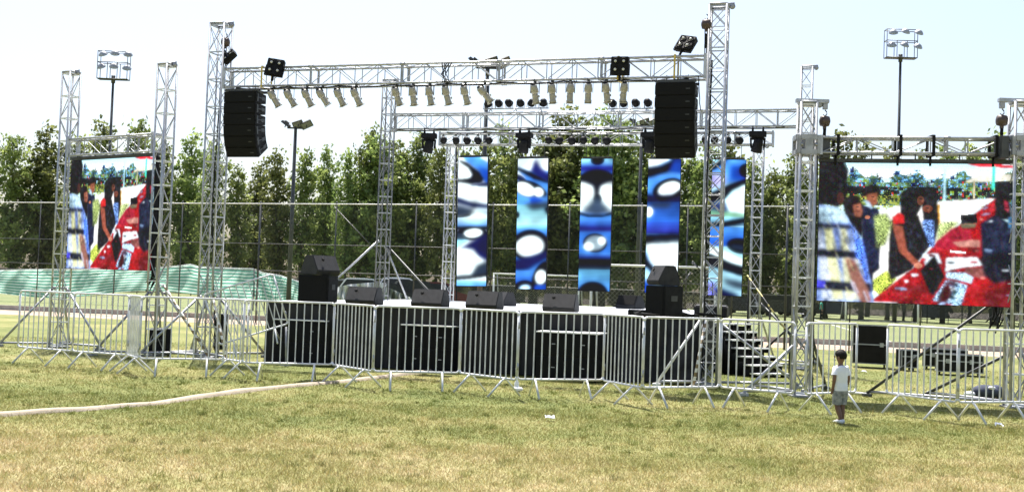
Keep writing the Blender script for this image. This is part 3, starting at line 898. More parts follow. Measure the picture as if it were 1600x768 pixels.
        p.poly([(0, 500), (40, 545), (120, 610), (0, 620)], (.55, .80, 1), 5); p.poly([(0, 560), (40, 580), (30, 620), (0, 620)], Bl, 8)
    else:
        p.a[:] = (.55, .85, .95)
        p.poly([(0, 40), (50, 0), (145, 0), (145, 100), (60, 110), (0, 120)], Lb, 5); p.poly([(80, 20), (145, 30), (145, 95), (80, 95)], Bl, 10)
        p.poly([(0, 20), (40, 0), (60, 0), (20, 40), (0, 50)], Bk, 4); p.ell(145, 48, 30, 34, Bk, 0, .12)
        p.poly([(0, 62), (60, 70), (60, 120), (0, 130)], (.55, .5, .85), 8)
        p.poly([(0, 150), (80, 110), (145, 84), (145, 112), (90, 140), (60, 180), (0, 200)], Bk, 4)
        p.poly([(60, 190), (100, 140), (145, 115), (145, 250), (80, 240)], W, 4)
        p.poly([(0, 200), (60, 190), (80, 240), (0, 262)], (.10, .14, .30), 6)
        p.poly([(0, 230), (145, 246), (145, 262), (0, 262)], (.30, .55, .35), 6); p.grad(262, 300, Cy, (.15, .25, .33))
        p.poly([(0, 290), (60, 282), (145, 262), (145, 288), (60, 312), (0, 306)], Bk, 4)
        p.grad(306, 396, Lb, Bl)
        p.ell(135, 392, 64, 38, Bk, 8, .12); p.poly([(90, 385), (145, 392), (145, 412), (100, 405)], Gy, 6)
        p.poly([(0, 394), (50, 410), (145, 450), (145, 482), (90, 470), (0, 430)], W, 4)
        p.poly([(0, 428), (90, 468), (145, 484), (145, 530), (70, 510), (0, 490)], Bk, 4)
        p.poly([(0, 490), (70, 512), (145, 545), (145, 620), (0, 620)], (.45, .68, .78), 6)
        p.poly([(60, 540), (145, 556), (145, 590), (80, 570)], Gy, 8)
        p.poly([(0, 575), (60, 590), (145, 620), (145, 640), (0, 640)], Nv, 6); p.poly([(0, 560), (30, 560), (30, 620), (0, 620)], (.3, .3, .8), 6)
    lum = p.a.mean(2)
    g1, g2 = p.blur(lum, 9), p.blur(lum, 20)
    sh = np.clip((.55 * g1 + .45 * g2) * 1.9, .05, 1.0)[..., None]
    q = p.a * (sh * .75 + .25)
    q[..., 2] = np.maximum(q[..., 2], p.a[..., 2] * (sh[..., 0] * .5 + .5))
    q = q * .45 + p.blur(q, 5) * .55
    rip = p.blur(rng.standard_normal((p.h, p.w)), 12); rip = p.blur(rip, 6); rip /= rip.std()
    q = q * (1 + .10 * rip[..., None])
    q = np.maximum(q, np.array([.02, .05, .10]) * np.clip(p.blur(lum, 30), 0, 1)[..., None])
    q = q * np.array([.93, 1.0, 1.0])
    a = np.where(q < .75, q ** 1.3 * .75 ** -.3, q * 1.1)
    a[1::2] *= .84
    return np.clip(a, .008, 1.5)

# five video columns
CX = [(740, 245, 447), (832.5, 247, 452), (931, 247.5, 455), (1035.5, 248, 458), (1135, 249, 462)]
words = ['leftmost', 'second', 'middle', 'fourth', 'rightmost']
cdesc = ['with a dark hook shape near its top, outermost by the lattice tower',
         'with a large white oval below its middle, second of five',
         'with a small glossy ball below its middle, central of five',
         'with its foot behind the black stage speaker, fourth of five',
         'partly hidden by the tall front tower, beside the stairs']
lift = [-1.3, -.9, -.4, 0, .4]
for k, (px, y0, y1) in enumerate(CX):
    Y = lerp(31.35, 29.6, k / 4)
    top, bot = at(px, y0, Y), at(px, y1, Y)
    Hc = top.z - bot.z; Wc = .865
    t = thing('video_column', 'tall blue video column ' + cdesc[k], 'led screen', (bot.x * .5 + top.x * .5, Y, bot.z), TH, 'tall blue video columns hanging over the stage')
    t.rotation_euler = (0, R(lift[k]), TH)
    o = bpy.data.objects.new('screen_face', led_mesh('screen_face', column_picture(k), Wc - .02, Hc - .02, LED)); COL.objects.link(o); o.parent = t; o.location = (0, -.004, .01)
    cab = MB()
    n = 7
    for i in range(n):
        cab.box((0, .045, (i + .5) * Hc / n), (Wc, .09, Hc / n - .004))
    cab.build('cabinet', BLACK, t)
    h = MB()
    zt_ = led_truss.location.z
    for sx in (-.3, .3):
        h.tube((sx, .04, Hc), (sx, .04, zt_ - bot.z + .05), .008, 5)
    h.box((0, .045, Hc + .03), (Wc * .9, .05, .05))
    h.build('hanging_bar', STEELDK, t)

# two video walls with the same live picture
pic = video_picture()
VID = led_mesh('screen_face', pic, 3.27, 2.32, LED)
def video_wall(label, P0, z, W, H, rz, truss_z):
    t = thing('video_wall', label, 'led screen', (P0[0], P0[1], z), rz, 'video walls beside the stage')
    o = bpy.data.objects.new('screen_face', VID); COL.objects.link(o); o.parent = t
    o.location = (0, -.006, .008); o.scale = ((W - .02) / 3.27, 1, (H - .016) / 2.32)
    c = MB()
    nx, nz = 6, 4
    for i in range(nx):
        for j in range(nz):
            c.box((-W / 2 + (i + .5) * W / nx, .05, (j + .5) * H / nz), (W / nx - .003, .10, H / nz - .003))
    c.build('cabinet', BLACK, t)
    b = MB().box((0, .04, H + .035), (W + .02, .09, .06))
    for i in range(5):
        x = -W / 2 + .15 + i * (W - .3) / 4
        b.tube((x, .04, H + .05), (x, .04, truss_z - z + .02), .012, 6)
    b.build('hanging_bar', STEELDK, t)
    cb = MB()
    for i in range(9):
        x = W / 2 - .03 - i * .03
        cb.path([(x, .12, H * .9), (x - .02, .2, H * .3), (x + .02 * math.sin(i), .22, -.05 - .05 * (i % 3)), (x - .1, .16, -.25 - .06 * (i % 4))], .012, 5)
    cb.build('cable', RUBBER, t)
    return t
c0, c1 = at(1275, 470, STL.y - .02), at(1581.5, 480, STR.y + .02)
wall_z = at(1428, 475, 19.0).z
sw = (P2(c1) - P2(c0))
sc = (c0 + c1) / 2
video_wall('large video wall showing people at a red table, beside the small boy', (sc.x, sc.y), wall_z, sw.length, at(1428, 254.5, sc.y).z - wall_z, math.atan2(sw.y, sw.x), SZB)
l0, l1 = at(103, 421, VTL.y - .05), at(236, 421, VTR.y - .0)
lw = P2(l1) - P2(l0); lc_ = (l0 + l1) / 2
lz = at(170, 421, lc_.y).z
video_wall('small pale video wall standing left of the stage, same picture of a red table', (lc_.x, lc_.y), lz, lw.length, at(170, 247, lc_.y).z - lz, math.atan2(lw.y, lw.x), vz[0])

# ------------------------------------------------------------------ stage
DZ = 1.235
SA = P2(gp(414, 566)); SB = P2(gp(1085, 600))
sv = SB - SA; SL = sv.length; srz = math.atan2(sv.y, sv.x)
SD = 9.5
stage = thing('stage', 'raised concert stage with pale deck and black cloth skirt', 'stage', (SA.x, SA.y, 0), srz)
d = MB()
for i in range(4):
    for j in range(4):
        d.box((SL * (i + .5) / 4, SD * (j + .5) / 4, DZ - .045), (SL / 4 - .006, SD / 4 - .006, .09))
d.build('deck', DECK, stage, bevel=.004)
d = MB()
for i in range(7):
    for j in range(5):
        d.tube((.1 + i * (SL - .2) / 6, .15 + j * (SD - .3) / 4, 0), (.1 + i * (SL - .2) / 6, .15 + j * (SD - .3) / 4, DZ - .09), .03, 6)
d.build('support_post', ALU2, stage)
def skirt(pts, z0, z1, amp=.025, fl=.17, seed=0):
    rs = np.random.default_rng(seed)
    vs, fs = [], []
    rows = 9
    s_acc = 0; prev = None; cols = []
    for k in range(len(pts) - 1):
        a, b = Vector(pts[k]), Vector(pts[k + 1]); L = (b - a).length; n = int(L / .035)
        nrm = Vector(((b - a).y, -(b - a).x, 0)).normalized()
        for i in range(n + (k == len(pts) - 2)):
            cols.append((a + (b - a) * (i / n), nrm, s_acc + L * i / n))
        s_acc += L
    ph = rs.uniform(0, 6.28, 6)
    for p, nrm, s in cols:
        for r in range(rows):
            t = r / (rows - 1)
            w = amp * (.35 + .9 * (1 - t)) * (math.sin(s * 6.28 / fl + ph[0] + 1.5 * math.sin(s * 2.1 + ph[1])) + .6 * math.sin(s * 6.28 / (fl * 2.7) + ph[2] + t * 1.2))
            q = p + nrm * (w + .02)
            sag = .012 * math.sin(s * 6.28 / .9 + ph[3])
            vs.append((q.x, q.y, z0 + (z1 + sag * t - z0) * t))
    for c in range(len(cols) - 1):
        for r in range(rows - 1):
            fs.append((c * rows + r, (c + 1) * rows + r, (c + 1) * rows + r + 1, c * rows + r + 1))
    return MB().add(vs, fs, True)
skirt([(0, SD, 0), (0, -.03, 0), (SL, -.03, 0), (SL + .02, SD, 0)], .02, DZ - .012, seed=3).build('skirt', CLOTH, stage)
def st(s, t, z=0): return Matrix.Translation(stage.location) @ Matrix.Rotation(srz, 4, 'Z') @ Vector((s, t, z))
def stage_pt(px, py, z=DZ):
    p = gp(px, py, z); return p

# stairs leading off the right end of the stage
def stairs(P_top, P_bot, width, label):
    d = P_bot - P_top; L = d.length; rz = math.atan2(d.y, d.x)
    t = thing('stage_stairs', label, 'stairs', (P_top.x, P_top.y, 0), rz)
    n = 7
    rise = DZ / (n + 0.6)
    st_ = MB(); fr = MB()
    for f in range(2):
        y0 = -width / 2 + f * width / 2
        for k in range(n):
            x = (k + .5) * L / n; z = DZ - (k + 1) * rise
            st_.box((x, y0 + width / 4, z - .02), (L / n * 1.12, width / 2 - .07, .03))
            for yy in (y0 + .05, y0 + width / 2 - .05):
                fr.tube((x + L / n * .4, yy, 0.0), (x + L / n * .4, yy, z - .04), .016, 5)
                fr.tube((x - L / n * .4, yy, 0.0), (x - L / n * .4, yy, z - .04), .016, 5)
                fr.box((x, yy, z - .075), (L / n * .9, .03, .08))
    st_.build('tread', WHITEP, t, bevel=.004)  # white of the sunlit tread tops is put into their colour
    fr.build('frame', BLACK, t)
    bk = MB()
    for k in range(n - 1):
        x = (k + .02) * L / n; z = DZ - (k + 1) * rise
        bk.box((x, 0, z / 2 - .03), (.02, width - .12, z - .08))
    bk.build('riser', CLOTH, t)
    rl = MB()
    yy = width / 2 + .03
    for x, z in ((0, DZ), (L * .5, DZ * .5), (L * .95, 0)):
        rl.tube((x, yy, 0), (x, yy, z + .85), .02, 6)
    rl.build('rail_post', BLACK, t)
    MB().tube((-.05, yy, DZ + .88), (L * .97, yy, .84), .015, 8).build('handrail', striped_tape('yellow_tape', (.5, .42, .12), (.02, .02, .02), 3.0), t)
    return t
stairs(P2(at(1139, 540, 24.9)), P2(at(1208, 580, 23.75)), .98, 'black framed steps with pale treads leading down from the stage end')
# ------------------------------------------------------------------ hanging loudspeakers
def line_array(label, top, rz, ztruss, W=.72, scale=1.0):
    t = thing('line_array', label, 'speaker array', top, rz, 'speaker arrays hung from the front truss')
    fl = MB()
    fl.box((0, -.18, -.035), (W * 1.04, .05, .05)); fl.box((0, .18, -.035), (W * 1.04, .05, .05))
    for x in (-W * .4, 0, W * .4): fl.box((x, 0, -.035), (.05, .42, .045))
    for x in (-.2, .2): fl.tube((x, 0, -.02), (x, 0, ztruss - top[2] + .05), .012, 6)
    fl.build('fly_frame', STEELDK, t, bevel=.004)
    pos = Vector((0, .17, -.075)); ang = 0.0
    angs = [0, .8, 1.8, 5.5, 9.5, 13.0]
    ch = .222 * scale
    for k, da in enumerate(angs):
        ang += R(da)
        m = Matrix.Translation((0, pos.y, pos.z)) @ Matrix.Rotation(ang, 4, 'X')
        # trapezoid cabinet: front taller than the rear
        c = MB()
        Dp = .42
        fh, bh = ch * .992, ch * .80
        prof = [(-Dp, 0), (-Dp, -fh), (0, -(fh + bh) / 2), (0, -(fh - bh) / 2)]
        c.prism(prof, -W / 2, W / 2, m)
        cab = c.build('cabinet', BLACKBOX, t, bevel=.006)
        g = MB(); g.box((0, -Dp - .006, -fh / 2), (W - .03, .02, fh - .022)); g.xform(m)
        g.build('grille', GRILLE, cab)
        l = MB(); l.box((W * .33, -Dp - .019, -fh * .5), (.075, .006, .018)); l.xform(m)
        l.build('badge', WHITEP if False else STEELDK, cab)
        for sx in (-1, 1):
            hd = MB()
            hd.box((sx * (W / 2 + .004), -.12, -fh * .5), (.012, .13, .07)); hd.box((sx * (W / 2 + .006), -.35, -fh * .5), (.014, .05, fh * .7)); hd.box((sx * (W / 2 + .004), -.25, -fh * .5), (.010, .24, .02))
            hd.xform(m).build('side_plate', STEELDK, cab)
        nxt = m @ Vector((0, 0, -(fh + bh) / 2 - .03))
        # pivot on the front edges: keep fronts touching
        fr = m @ Vector((0, -Dp, -fh - .004))
        a2 = ang + (R(angs[k + 1]) if k < 5 else 0)
        back = Matrix.Rotation(a2, 4, 'X') @ Vector((0, Dp, 0))
        pos = fr + back
    return t
xl, xr = truss_x(front_truss, 388, 118), truss_x(front_truss, 1058, 105)
pl_, pr_ = on_truss(front_truss, xl), on_truss(front_truss, xr)
line_array('black line array speaker hanging beside the paler, leftmost tall tower', (pl_.x, pl_.y - .1, FZ0 - .06), TH, FZ0, .74, 1.02)
line_array('black line array speaker hanging over the fourth video column, beside the tall tower', (pr_.x, pr_.y - .1, FZ0 - .06), TH, FZ0, .72, 1.04)

# ------------------------------------------------------------------ lamps
def make_spot():
    t = thing('profile_spotlight', 'cream profile spotlight', 'spotlight')
    ax = MB()
    # body along local Z: tail up, lens down; turned afterwards
    ax.lathe([(.02, .20), (.05, .195), (.066, .17), (.07, .12), (.076, .08), (.074, .01), (.058, 0), (.056, -.02)], 14)
    ax.build('lamp_body', LAMPMET, t)
    b = MB().lathe([(.056, -.015), (.060, -.05), (.060, -.17), (.068, -.18), (.068, -.215), (.05, -.22)], 14)
    b.box((0, 0, -.235), (.135, .135, .02))
    for x in (-.05, .05): b.box((x, .062, -.10), (.02, .02, .05))
    b.build('lens_barrel', LAMPMET, t)
    c = MB().lathe([(.0, .235), (.03, .232), (.045, .2), (.05, .19)], 12); c.box((.0, .06, .15), (.03, .06, .09))
    c.build('tail_cap', BLACK, t)
    return t
def yoke_mesh(w, h):
    y = MB()
    y.box((-w, 0, -h / 2), (.008, .03, h)); y.box((w, 0, -h / 2), (.008, .03, h)); y.box((0, 0, 0), (2 * w, .03, .008))
    y.box((0, 0, .035), (.05, .04, .072))
    return y.mesh('yoke', STEELDK)
YK = yoke_mesh(.085, .20)
spot_groups = [('beside the left speaker array', [437, 462, 489, 513, 539, 565], (0.62, .35, -1)), ('before the second truss end', [627, 652, 678, 704, 733, 763], (.30, .35, -1)),
               ('over the right side speaker array', [840, 867, 895, 923, 951, 978], (.06, .35, -1))]
proto = make_spot(); used = False
for gname, xs, dr in spot_groups:
    for k, px in enumerate(xs):
        s = truss_x(front_truss, px - 4 * dr[0], 138)
        p = on_truss(front_truss, s, -.17, -.06)
        t = again(proto, used, (p.x, p.y, FZ0 - .06), 0, 'cream profile spotlight, %s from the left in the six %s' % (ORD[k], gname))
        used = True
        t['group'] = 'cream spotlights under the front truss'
        for ch in list(t.children):
            if ch.name.startswith('yoke'): bpy.data.objects.remove(ch)
        j = random.uniform
        d = Vector((dr[0] + j(-.16, .16), dr[1] + j(-.1, .1), dr[2])).normalized()
        if k == 5 and xs[0] == 627: d = Vector((.75, .3, -.8)).normalized()
        q = (-d).to_track_quat('Z', 'Y')
        for ch in t.children:
            ch.location = (0, 0, -.19); ch.rotation_mode = 'QUATERNION'; ch.rotation_quaternion = q
            ch.scale = (.98, .98, .84)
        y = bpy.data.objects.new('yoke', YK); COL.objects.link(y); y.parent = t; y.rotation_euler = (0, 0, j(-.4, .4))

def make_blinder():
    t = thing('blinder_lamp', 'black four lamp blinder', 'stage light')
    MB().box((0, 0, 0), (.35, .14, .35)).build('housing', BLACK, t, bevel=.01)
    for x in (-.083, .083):
        for z in (-.083, .083):
            m = Matrix.Translation((x, -.070, z)) @ Matrix.Rotation(R(90), 4, 'X')
            l = MB().lathe([(.068, 0), (.07, .012), (.062, .016), (.058, .006), (.0001, .002)], 16, m).build('lamp_rim', BLACK, t)
            MB().lathe([(.030, .004), (.026, .018), (.012, .024), (.0001, .026)], 14, m).build('bulb_lens', LENS, l)
    y = MB()
    for s in (-1, 1): y.box((s * .19, 0, -.08), (.012, .05, .22))
    y.box((0, 0, -.185), (.39, .05, .012)); y.tube((0, 0, -.18), (0, 0, -.30), .025, 8)
    y.build('yoke', BLACK, t)
    return t
proto = make_blinder()
for k, (px, py, rot, lab, sc_) in enumerate([(430, 106, (R(-14), R(8), TH + .25), 'black four lamp blinder tilted on the front truss near the left speaker array', .98),
        (969, 103, (0, R(1), TH), 'black four lamp blinder set square on the front truss, above the middle video column', .93),
        (1072, 69, (R(-34), R(12), TH - .3), 'black four lamp blinder tipped up above the speaker array over the fourth video column', .92),
        (359, 89, (R(-40), R(24), TH - .9), 'black four lamp blinder turned steeply sideways on the truss by the leftmost tall tower', .85)]):
    t = proto if k == 0 else copy_tree(proto)
    s = truss_x(front_truss, px, py)
    p = on_truss(front_truss, s, -.30, 0)
    q = at(px, py, p.y)
    if k > 1:
        p = on_truss(front_truss, s, 0, 0); q = at(px, py, p.y)
    t.location = q; t.rotation_euler = rot; t.scale = (sc_,) * 3
    t['label'] = lab; t['group'] = 'black blinders on the front truss'

def make_head():
    t = thing('moving_head_lamp', 'black moving head lamp', 'stage light')
    b = MB().box((0, 0, -.07), (.40, .26, .12)); b.box((0, 0, -.14), (.30, .22, .03))
    for x in (-.12, .12):
        b.box((x, 0, .02), (.05, .07, .07)); b.tube((x, 0, .02), (x, 0, .14), .018, 6)
    b.build('base', BLACK, t, bevel=.012)
    y = MB().box((0, 0, -.18), (.30, .13, .05))
    for s in (-1, 1): y.box((s * .155, 0, -.28), (.045, .11, .24), (0, s * R(4), 0))
    y.build('yoke', BLACK, t, bevel=.01)
    m = Matrix.Translation((0, 0, -.33)) @ Matrix.Rotation(R(12), 4, 'Y') @ Matrix.Rotation(R(14), 4, 'X')
    h = MB().lathe([(.06, .16), (.105, .13), (.115, .05), (.115, -.02), (.13, -.08), (.13, -.17), (.10, -.175)], 16, m).build('head', BLACK, t)
    MB().lathe([(.10, -.172), (.05, -.188), (.0001, -.192)], 16, m).build('lens', LENS, h)
    return t
proto = make_head()
for k, (px, lab) in enumerate([(674, 'black moving head lamp hanging above and left of the leftmost video column'), (822, 'black moving head lamp hanging above the second video column'),
                               (1017, 'black moving head lamp close beside a speaker array, above the fourth video column'), (1185, 'black moving head lamp hanging right of the rightmost video column, over the stairs')]):
    s = truss_x(back_truss, px, 215)
    p = on_truss(back_truss, s, -.16, -.12)
    again(proto, k > 0, p, TH + random.uniform(-.3, .3), lab)
    if k == 0: proto['group'] = 'moving heads under the second truss'
    (proto if k == 0 else bpy.context.scene.objects[-1])
def make_par(stand):
    t = thing('par_lamp', 'black par can', 'stage light')
    m = Matrix.Translation((0, 0, .12 if stand else -.15)) @ Matrix.Rotation(R(68), 4, 'X') @ Matrix.Rotation(R(6), 4, 'Y')
    b = MB().lathe([(.03, .13), (.085, .11), (.112, .06), (.115, -.05), (.125, -.055), (.125, -.075), (.09, -.08)], 14, m)
    b.build('can', BLACK, t)
    y = MB()
    if stand:
        for s in (-1, 1): y.tube((s * .13, 0, .13), (s * .10, 0, -.05), .008, 5); y.tube((s * .13, 0, .13), (s * .15, .04, -.06), .008, 5)
        y.tube((-.10, 0, -.05), (.10, 0, -.05), .01, 5)
    else:
        for s in (-1, 1): y.tube((s * .13, 0, -.14), (s * .08, 0, .0), .008, 5)
        y.tube((-.08, 0, 0), (.08, 0, 0), .008, 5); y.box((0, 0, .03), (.05, .05, .07))
    y.build('bracket', STEELDK, t)
    return t
proto = make_par(True); used = False
bars = [('longer lamp bar', [763, 779, 795, 813, 831, 849], 170.5), ('shorter lamp bar', [957, 974, 993, 1012], 170.5)]
for bn, xs, py in bars:
    s0, s1 = truss_x(back_truss, xs[0] - 8, py), truss_x(back_truss, xs[-1] + 8, py)
    zb = at(xs[0], py, on_truss(back_truss, s0).y).z
    a, c = on_truss(back_truss, s0), on_truss(back_truss, s1)
    bar = thing('lamp_bar', 'thin metal %s on short stems above the second truss' % bn, 'bar', (a.x, a.y, zb), back_truss.rotation_euler.z, 'lamp bars on the second truss')
    L = s1 - s0
    MB().tube((0, 0, 0), (L, 0, 0), .018, 8).build('tube', ALU, bar)
    stm = MB(); ztop = back_truss.location.z + bm_[1] - bm_[0]
    for f in (.12, .5, .88): stm.tube((L * f, 0, 0), (L * f + .04, .1, ztop - zb), .012, 5); stm.tube((L * f, 0, 0), (L * f - .04, -.1, ztop - zb), .012, 5)
    stm.build('stem', ALU2, bar)
    for k, px in enumerate(xs):
        p = on_truss(back_truss, truss_x(back_truss, px, 160))
        t = again(proto, used, (p.x, p.y, zb + .05), TH + random.uniform(-.5, .5), 'black par lamp standing on the %s, %s from the left' % (bn, ORD[k]), (.80,) * 3); used = True
        t['group'] = 'black par lamps standing on bars'
proto = make_par(False); used = False
sets = [('above the leftmost video column', [697, 716, 733, 750, 767]), ('above the middle video column', [860, 877, 896, 914, 932, 950]), ('above the rightmost video column', [1103, 1118, 1138, 1156])]
for nm, xs in sets:
    for k, px in enumerate(xs):
        p = on_truss(led_truss, truss_x(led_truss, px, 218), -.20)
        t = again(proto, used, (p.x, p.y, led_truss.location.z + .22), TH + random.uniform(-.5, .5), 'small black par lamp %s, %s of its row from the left' % (nm, ORD[k]), (.72 + random.uniform(0, .15),) * 3); used = True
        t['group'] = 'black par lamps on the rear truss'

# ------------------------------------------------------------------ hoists and slings
def make_hoist(drop):
    t = thing('chain_hoist', 'chain hoist', 'hoist')
    h = MB(); h.path([(0, 0, 0), (.03, 0, -.03), (.035, 0, -.07), (0, 0, -.10), (-.03, 0, -.08)], .010, 6); h.build('hook', STEELDK, t)
    b = MB().lathe([(.03, -.09), (.085, -.07), (.10, 0), (.085, .07), (.03, .09)], 14, Matrix.Translation((0, 0, -.19)) @ Matrix.Rotation(R(90), 4, 'Y')); b.box((0, .0, -.29), (.05, .05, .06))
    b.build('hoist_body', RUST, t)
    c = MB()
    for x in (-.02, .025): c.tube((x, 0, -.25), (x * .6, 0, -drop), .010, 5)
    c.build('chain', HOISTBAG, t)
    MB().box((.0, 0, -.25 - (drop - .25) * .45), (.05, .06, (drop - .25) * .5), None, .7).build('chain_bag', BLACK, t, bevel=.01)
    return t
def arm_and_hoist(tw, side, lab, drop):
    z = tw.get('H')
top_z = zt(1262, 161, STL)
for k, (P, sgn, lab) in enumerate([(STL, 1, 'brown chain hoist hanging from the tower between the stairs and the large video screen'), (STR, -1, 'brown chain hoist hanging from the tower at the far right of the large video screen')]):
    a = thing('hoist_arm', 'grey overhanging arm on top of the tower ' + ('beside the stairs' if k == 0 else 'at the far edge of the large screen'), 'arm', (P.x, P.y, top_z), SH, 'hoist arms on the video screen towers')
    MB().box((sgn * .08, 0, .035), (.56, .10, .065)).build('beam', ALU, a, bevel=.006)
    MB().box((sgn * .30, 0, -.05), (.08, .07, .10)).build('hook_plate', ALU2, a, bevel=.005)
    p = Vector((P.x + sgn * .30, P.y, top_z - .11))
    h = make_hoist(top_z - .11 - SZT + .02); h.location = p; h['label'] = lab; h['group'] = 'chain hoists'
    MB().box((0, 0, (SZB - p.z - .05 + SZT - p.z) / 2), (.13, .30, SZT - SZB + .12)).build('truss_clamp', STEELDK, h, bevel=.01)
for k, (px, py, P, lab) in enumerate([(1104, 22, FTR, 'dark chain hoist high on the tall tower with crossed bracing'), (353, 52, FTL, 'dark chain hoist high on the leftmost tall tower')]):
    h = make_hoist(at(px, py, P.y).z - FZ1 - .0); h.location = at(px, py, P.y - .1); h['label'] = lab; h['group'] = 'chain hoists'
    if k == 0: h.location.x += .0
for px in (1306, 1403, 1454, 1552):
    s = truss_x(screen_truss, px, 228)
    p = on_truss(screen_truss, s, 0, 0)
    b = MB(); hh = SZT - SZB
    w = .05
    for y in (-.155, .155): b.box((0, y, hh / 2), (w, .012, hh + .08))
    b.box((0, 0, hh + .045), (w, .30, .012)); b.box((0, 0, -.045), (w, .30, .012)); b.tube((0, 0, -.05), (0, 0, -.20), .02, 6)
    o = b.build('sling', BLACK, None, p, SH)
    tag(o, 'black webbing sling round the large video screen truss, ' + {1306: 'nearest the stairs side tower', 1403: 'second from the stairs side tower', 1454: 'third from the stairs side tower', 1552: 'nearest the far right tower'}[px], 'sling', 'slings round the video screen truss')
cb = MB()
s = truss_x(front_truss, 703, 115)
for i in range(5):
    p0 = on_truss(front_truss, s + .05 * i - .1, -.19, .37); p1 = on_truss(front_truss, s + .05 * math.sin(i * 2) - .05, -.22, .15); p2 = on_truss(front_truss, s + .04 * i - .08, -.19, -.02)
    cb.path([p0, p1, p2], .012, 5)
tag(cb.build('cable_loop', RUBBER), 'dark cables looped round the middle of the front truss', 'cable')

# ------------------------------------------------------------------ stage speakers
def make_wedge(W=.62, H=.34, Dp=.46):
    t = thing('monitor_speaker', 'black wedge monitor', 'speaker')
    prof = [(-Dp * .42, 0), (-Dp * .5, H * .22), (-Dp * .18, H), (Dp * .25, H), (Dp * .5, H * .25), (Dp * .5, 0)]
    c = MB().prism(prof, -W / 2, W / 2)
    c.build('cabinet', WEDGE, t, bevel=.012)
    a, b = Vector((0, Dp * .5, H * .25)), Vector((0, Dp * .25, H))
    mid = (a + b) / 2; d = (b - a)
    g = MB().box((0, 0, 0), (W - .05, .016, d.length - .03), Matrix.Rotation(math.atan2(-(b - a).y, (b - a).z) * -1 * -1, 3, 'X')); g.xform(Matrix.Translation(mid + Vector((0, .008, .003))))
    g.build('grille', GRILLE, t)
    a, b = Vector((0, -Dp * .5, H * .22)), Vector((0, -Dp * .18, H))
    mid = (a + b) / 2
    MB().lathe([(.034, -.004), (.034, .006), (.0001, .006)], 12, Matrix.Translation(mid * 1.0 + Vector((.02 * 0 - W * .17, -.0, .06))) @ Matrix.Rotation(R(64), 4, 'X')).build('handle_hole', RUBBER, t)
    return t
wz = DZ + .004
proto = make_wedge()
wl = [(569, 475.5, 0, 'black wedge monitor on the stage edge nearest the black corner speaker stack', 1.0), (672, 480, 0, 'black wedge monitor on the stage edge before the leftmost video column', 1.0),
      (757, 483, -.02, 'black wedge monitor on the stage edge with another speaker right behind it', 1.0), (876, 487, .03, 'black wedge monitor on the stage edge before the gap between second and middle video columns', 1.0),
      (783, 477.5, -.5, 'black wedge monitor half hidden behind another one on the stage edge', .95), (985, 482, 2.7, 'black monitor speaker with shiny cones facing out, beside the angled side speaker on the stage', 1.0)]
for k, (px, py, dr, lab, s_) in enumerate(wl):
    p = gp(px, py, DZ)
    t = again(proto, k > 0, (p.x, p.y, wz), TH + dr, lab, (s_,) * 3)
    t['group'] = 'wedge monitors on the stage'
def sidefill(label, px, py, rz, label2, flip=False, W=.54, H=.52):
    p = gp(px, py, DZ)
    t = thing('subwoofer', label, 'speaker', (p.x, p.y, wz), rz, 'side speakers on the stage')
    MB().box((0, 0, H / 2), (W, .46, H)).build('cabinet', BLACKBOX, t, bevel=.012)
    MB().box((0, -.235, H / 2), (W - .06, .012, H - .06)).build('grille', GRILLE, t)
    hd = MB()
    for sx in (-1, 1): hd.box((sx * (W / 2 + .003), 0, H * .62), (.01, .15, .09))
    hd.build('handle', STEELDK, t)
    return t, (p.x, p.y, wz + H)
sub, pt = sidefill('black square subwoofer on the stage corner, left of the wedge monitors', 496, 477.5, TH + .1, '')
t = copy_tree(proto); t.location = (pt[0] + .03, pt[1], pt[2] + .004); t.rotation_euler = (0, 0, TH + 1.15); t.scale = (.80, 1.0, .98); t['label'] = 'black rounded monitor speaker on top of the subwoofer at the left stage corner'; t['group'] = 'top speakers of the side stacks'
sub, pt = sidefill('black square subwoofer turned inwards on the stage before the fourth video column', 1037, 498, TH - .55, '', W=.42, H=.54)
t = copy_tree(proto); t.location = (pt[0] - .03, pt[1], pt[2] + .004); t.rotation_euler = (0, 0, R(-68)); t.scale = (.66, .88, .95); t['label'] = 'black angled monitor speaker lying on the subwoofer before the fourth video column'; t['group'] = 'top speakers of the side stacks'

# subwoofer stacks on the grass before the skirt
def make_double_sub(W=1.14, H=.42, Dp=.62):
    t = thing('double_subwoofer', 'black double subwoofer', 'speaker')
    MB().box((0, 0, H / 2), (W, Dp, H)).build('cabinet', BLACKBOX, t, bevel=.012)
    for sx in (-1, 1):
        MB().box((sx * W / 4, -Dp / 2 - .004, H / 2), (W / 2 - .05, .012, H - .05)).build('grille', GRILLE, t)
        MB().box((sx * W * .24 + .02, -Dp / 2 - .014, H * .55), (.07, .008, .016)).build('badge', STEELDK if False else ALU2, t)
    return t
proto2 = make_double_sub(); used = False
for nm, xa, xb, py in [('under the left stage corner speakers', 427, 516, 569), ('under the stage edge before the leftmost video column', 629, 716, 580), ('under the stage edge before the middle video column', 844, 941, 595)]:
    pa, pb = gp(xa, py), gp(xb, py + 2)
    c = (pa + pb) / 2; c = c + Vector((0, .36, 0)); w = (pb - pa).length
    for k in range(2):
        t = again(proto2, used, (c.x, c.y, .012 + k * .425), TH, 'black double subwoofer %s, %s of its stack' % (nm, ['bottom', 'top'][k]), (w / 1.14, 1, 1)); used = True
        t['group'] = 'double subwoofers before the stage'
    bd = MB().box((0, 0, .012), (w * 1.03, .66, .024))
    o = bd.build('top_board', WHITEP, None, (c.x, c.y, .866), TH, bevel=.003)  # sunlight on the board is put into its white colour
    tag(o, 'thin pale board on the subwoofer stack ' + nm, 'board', 'pale boards on the subwoofer stacks')

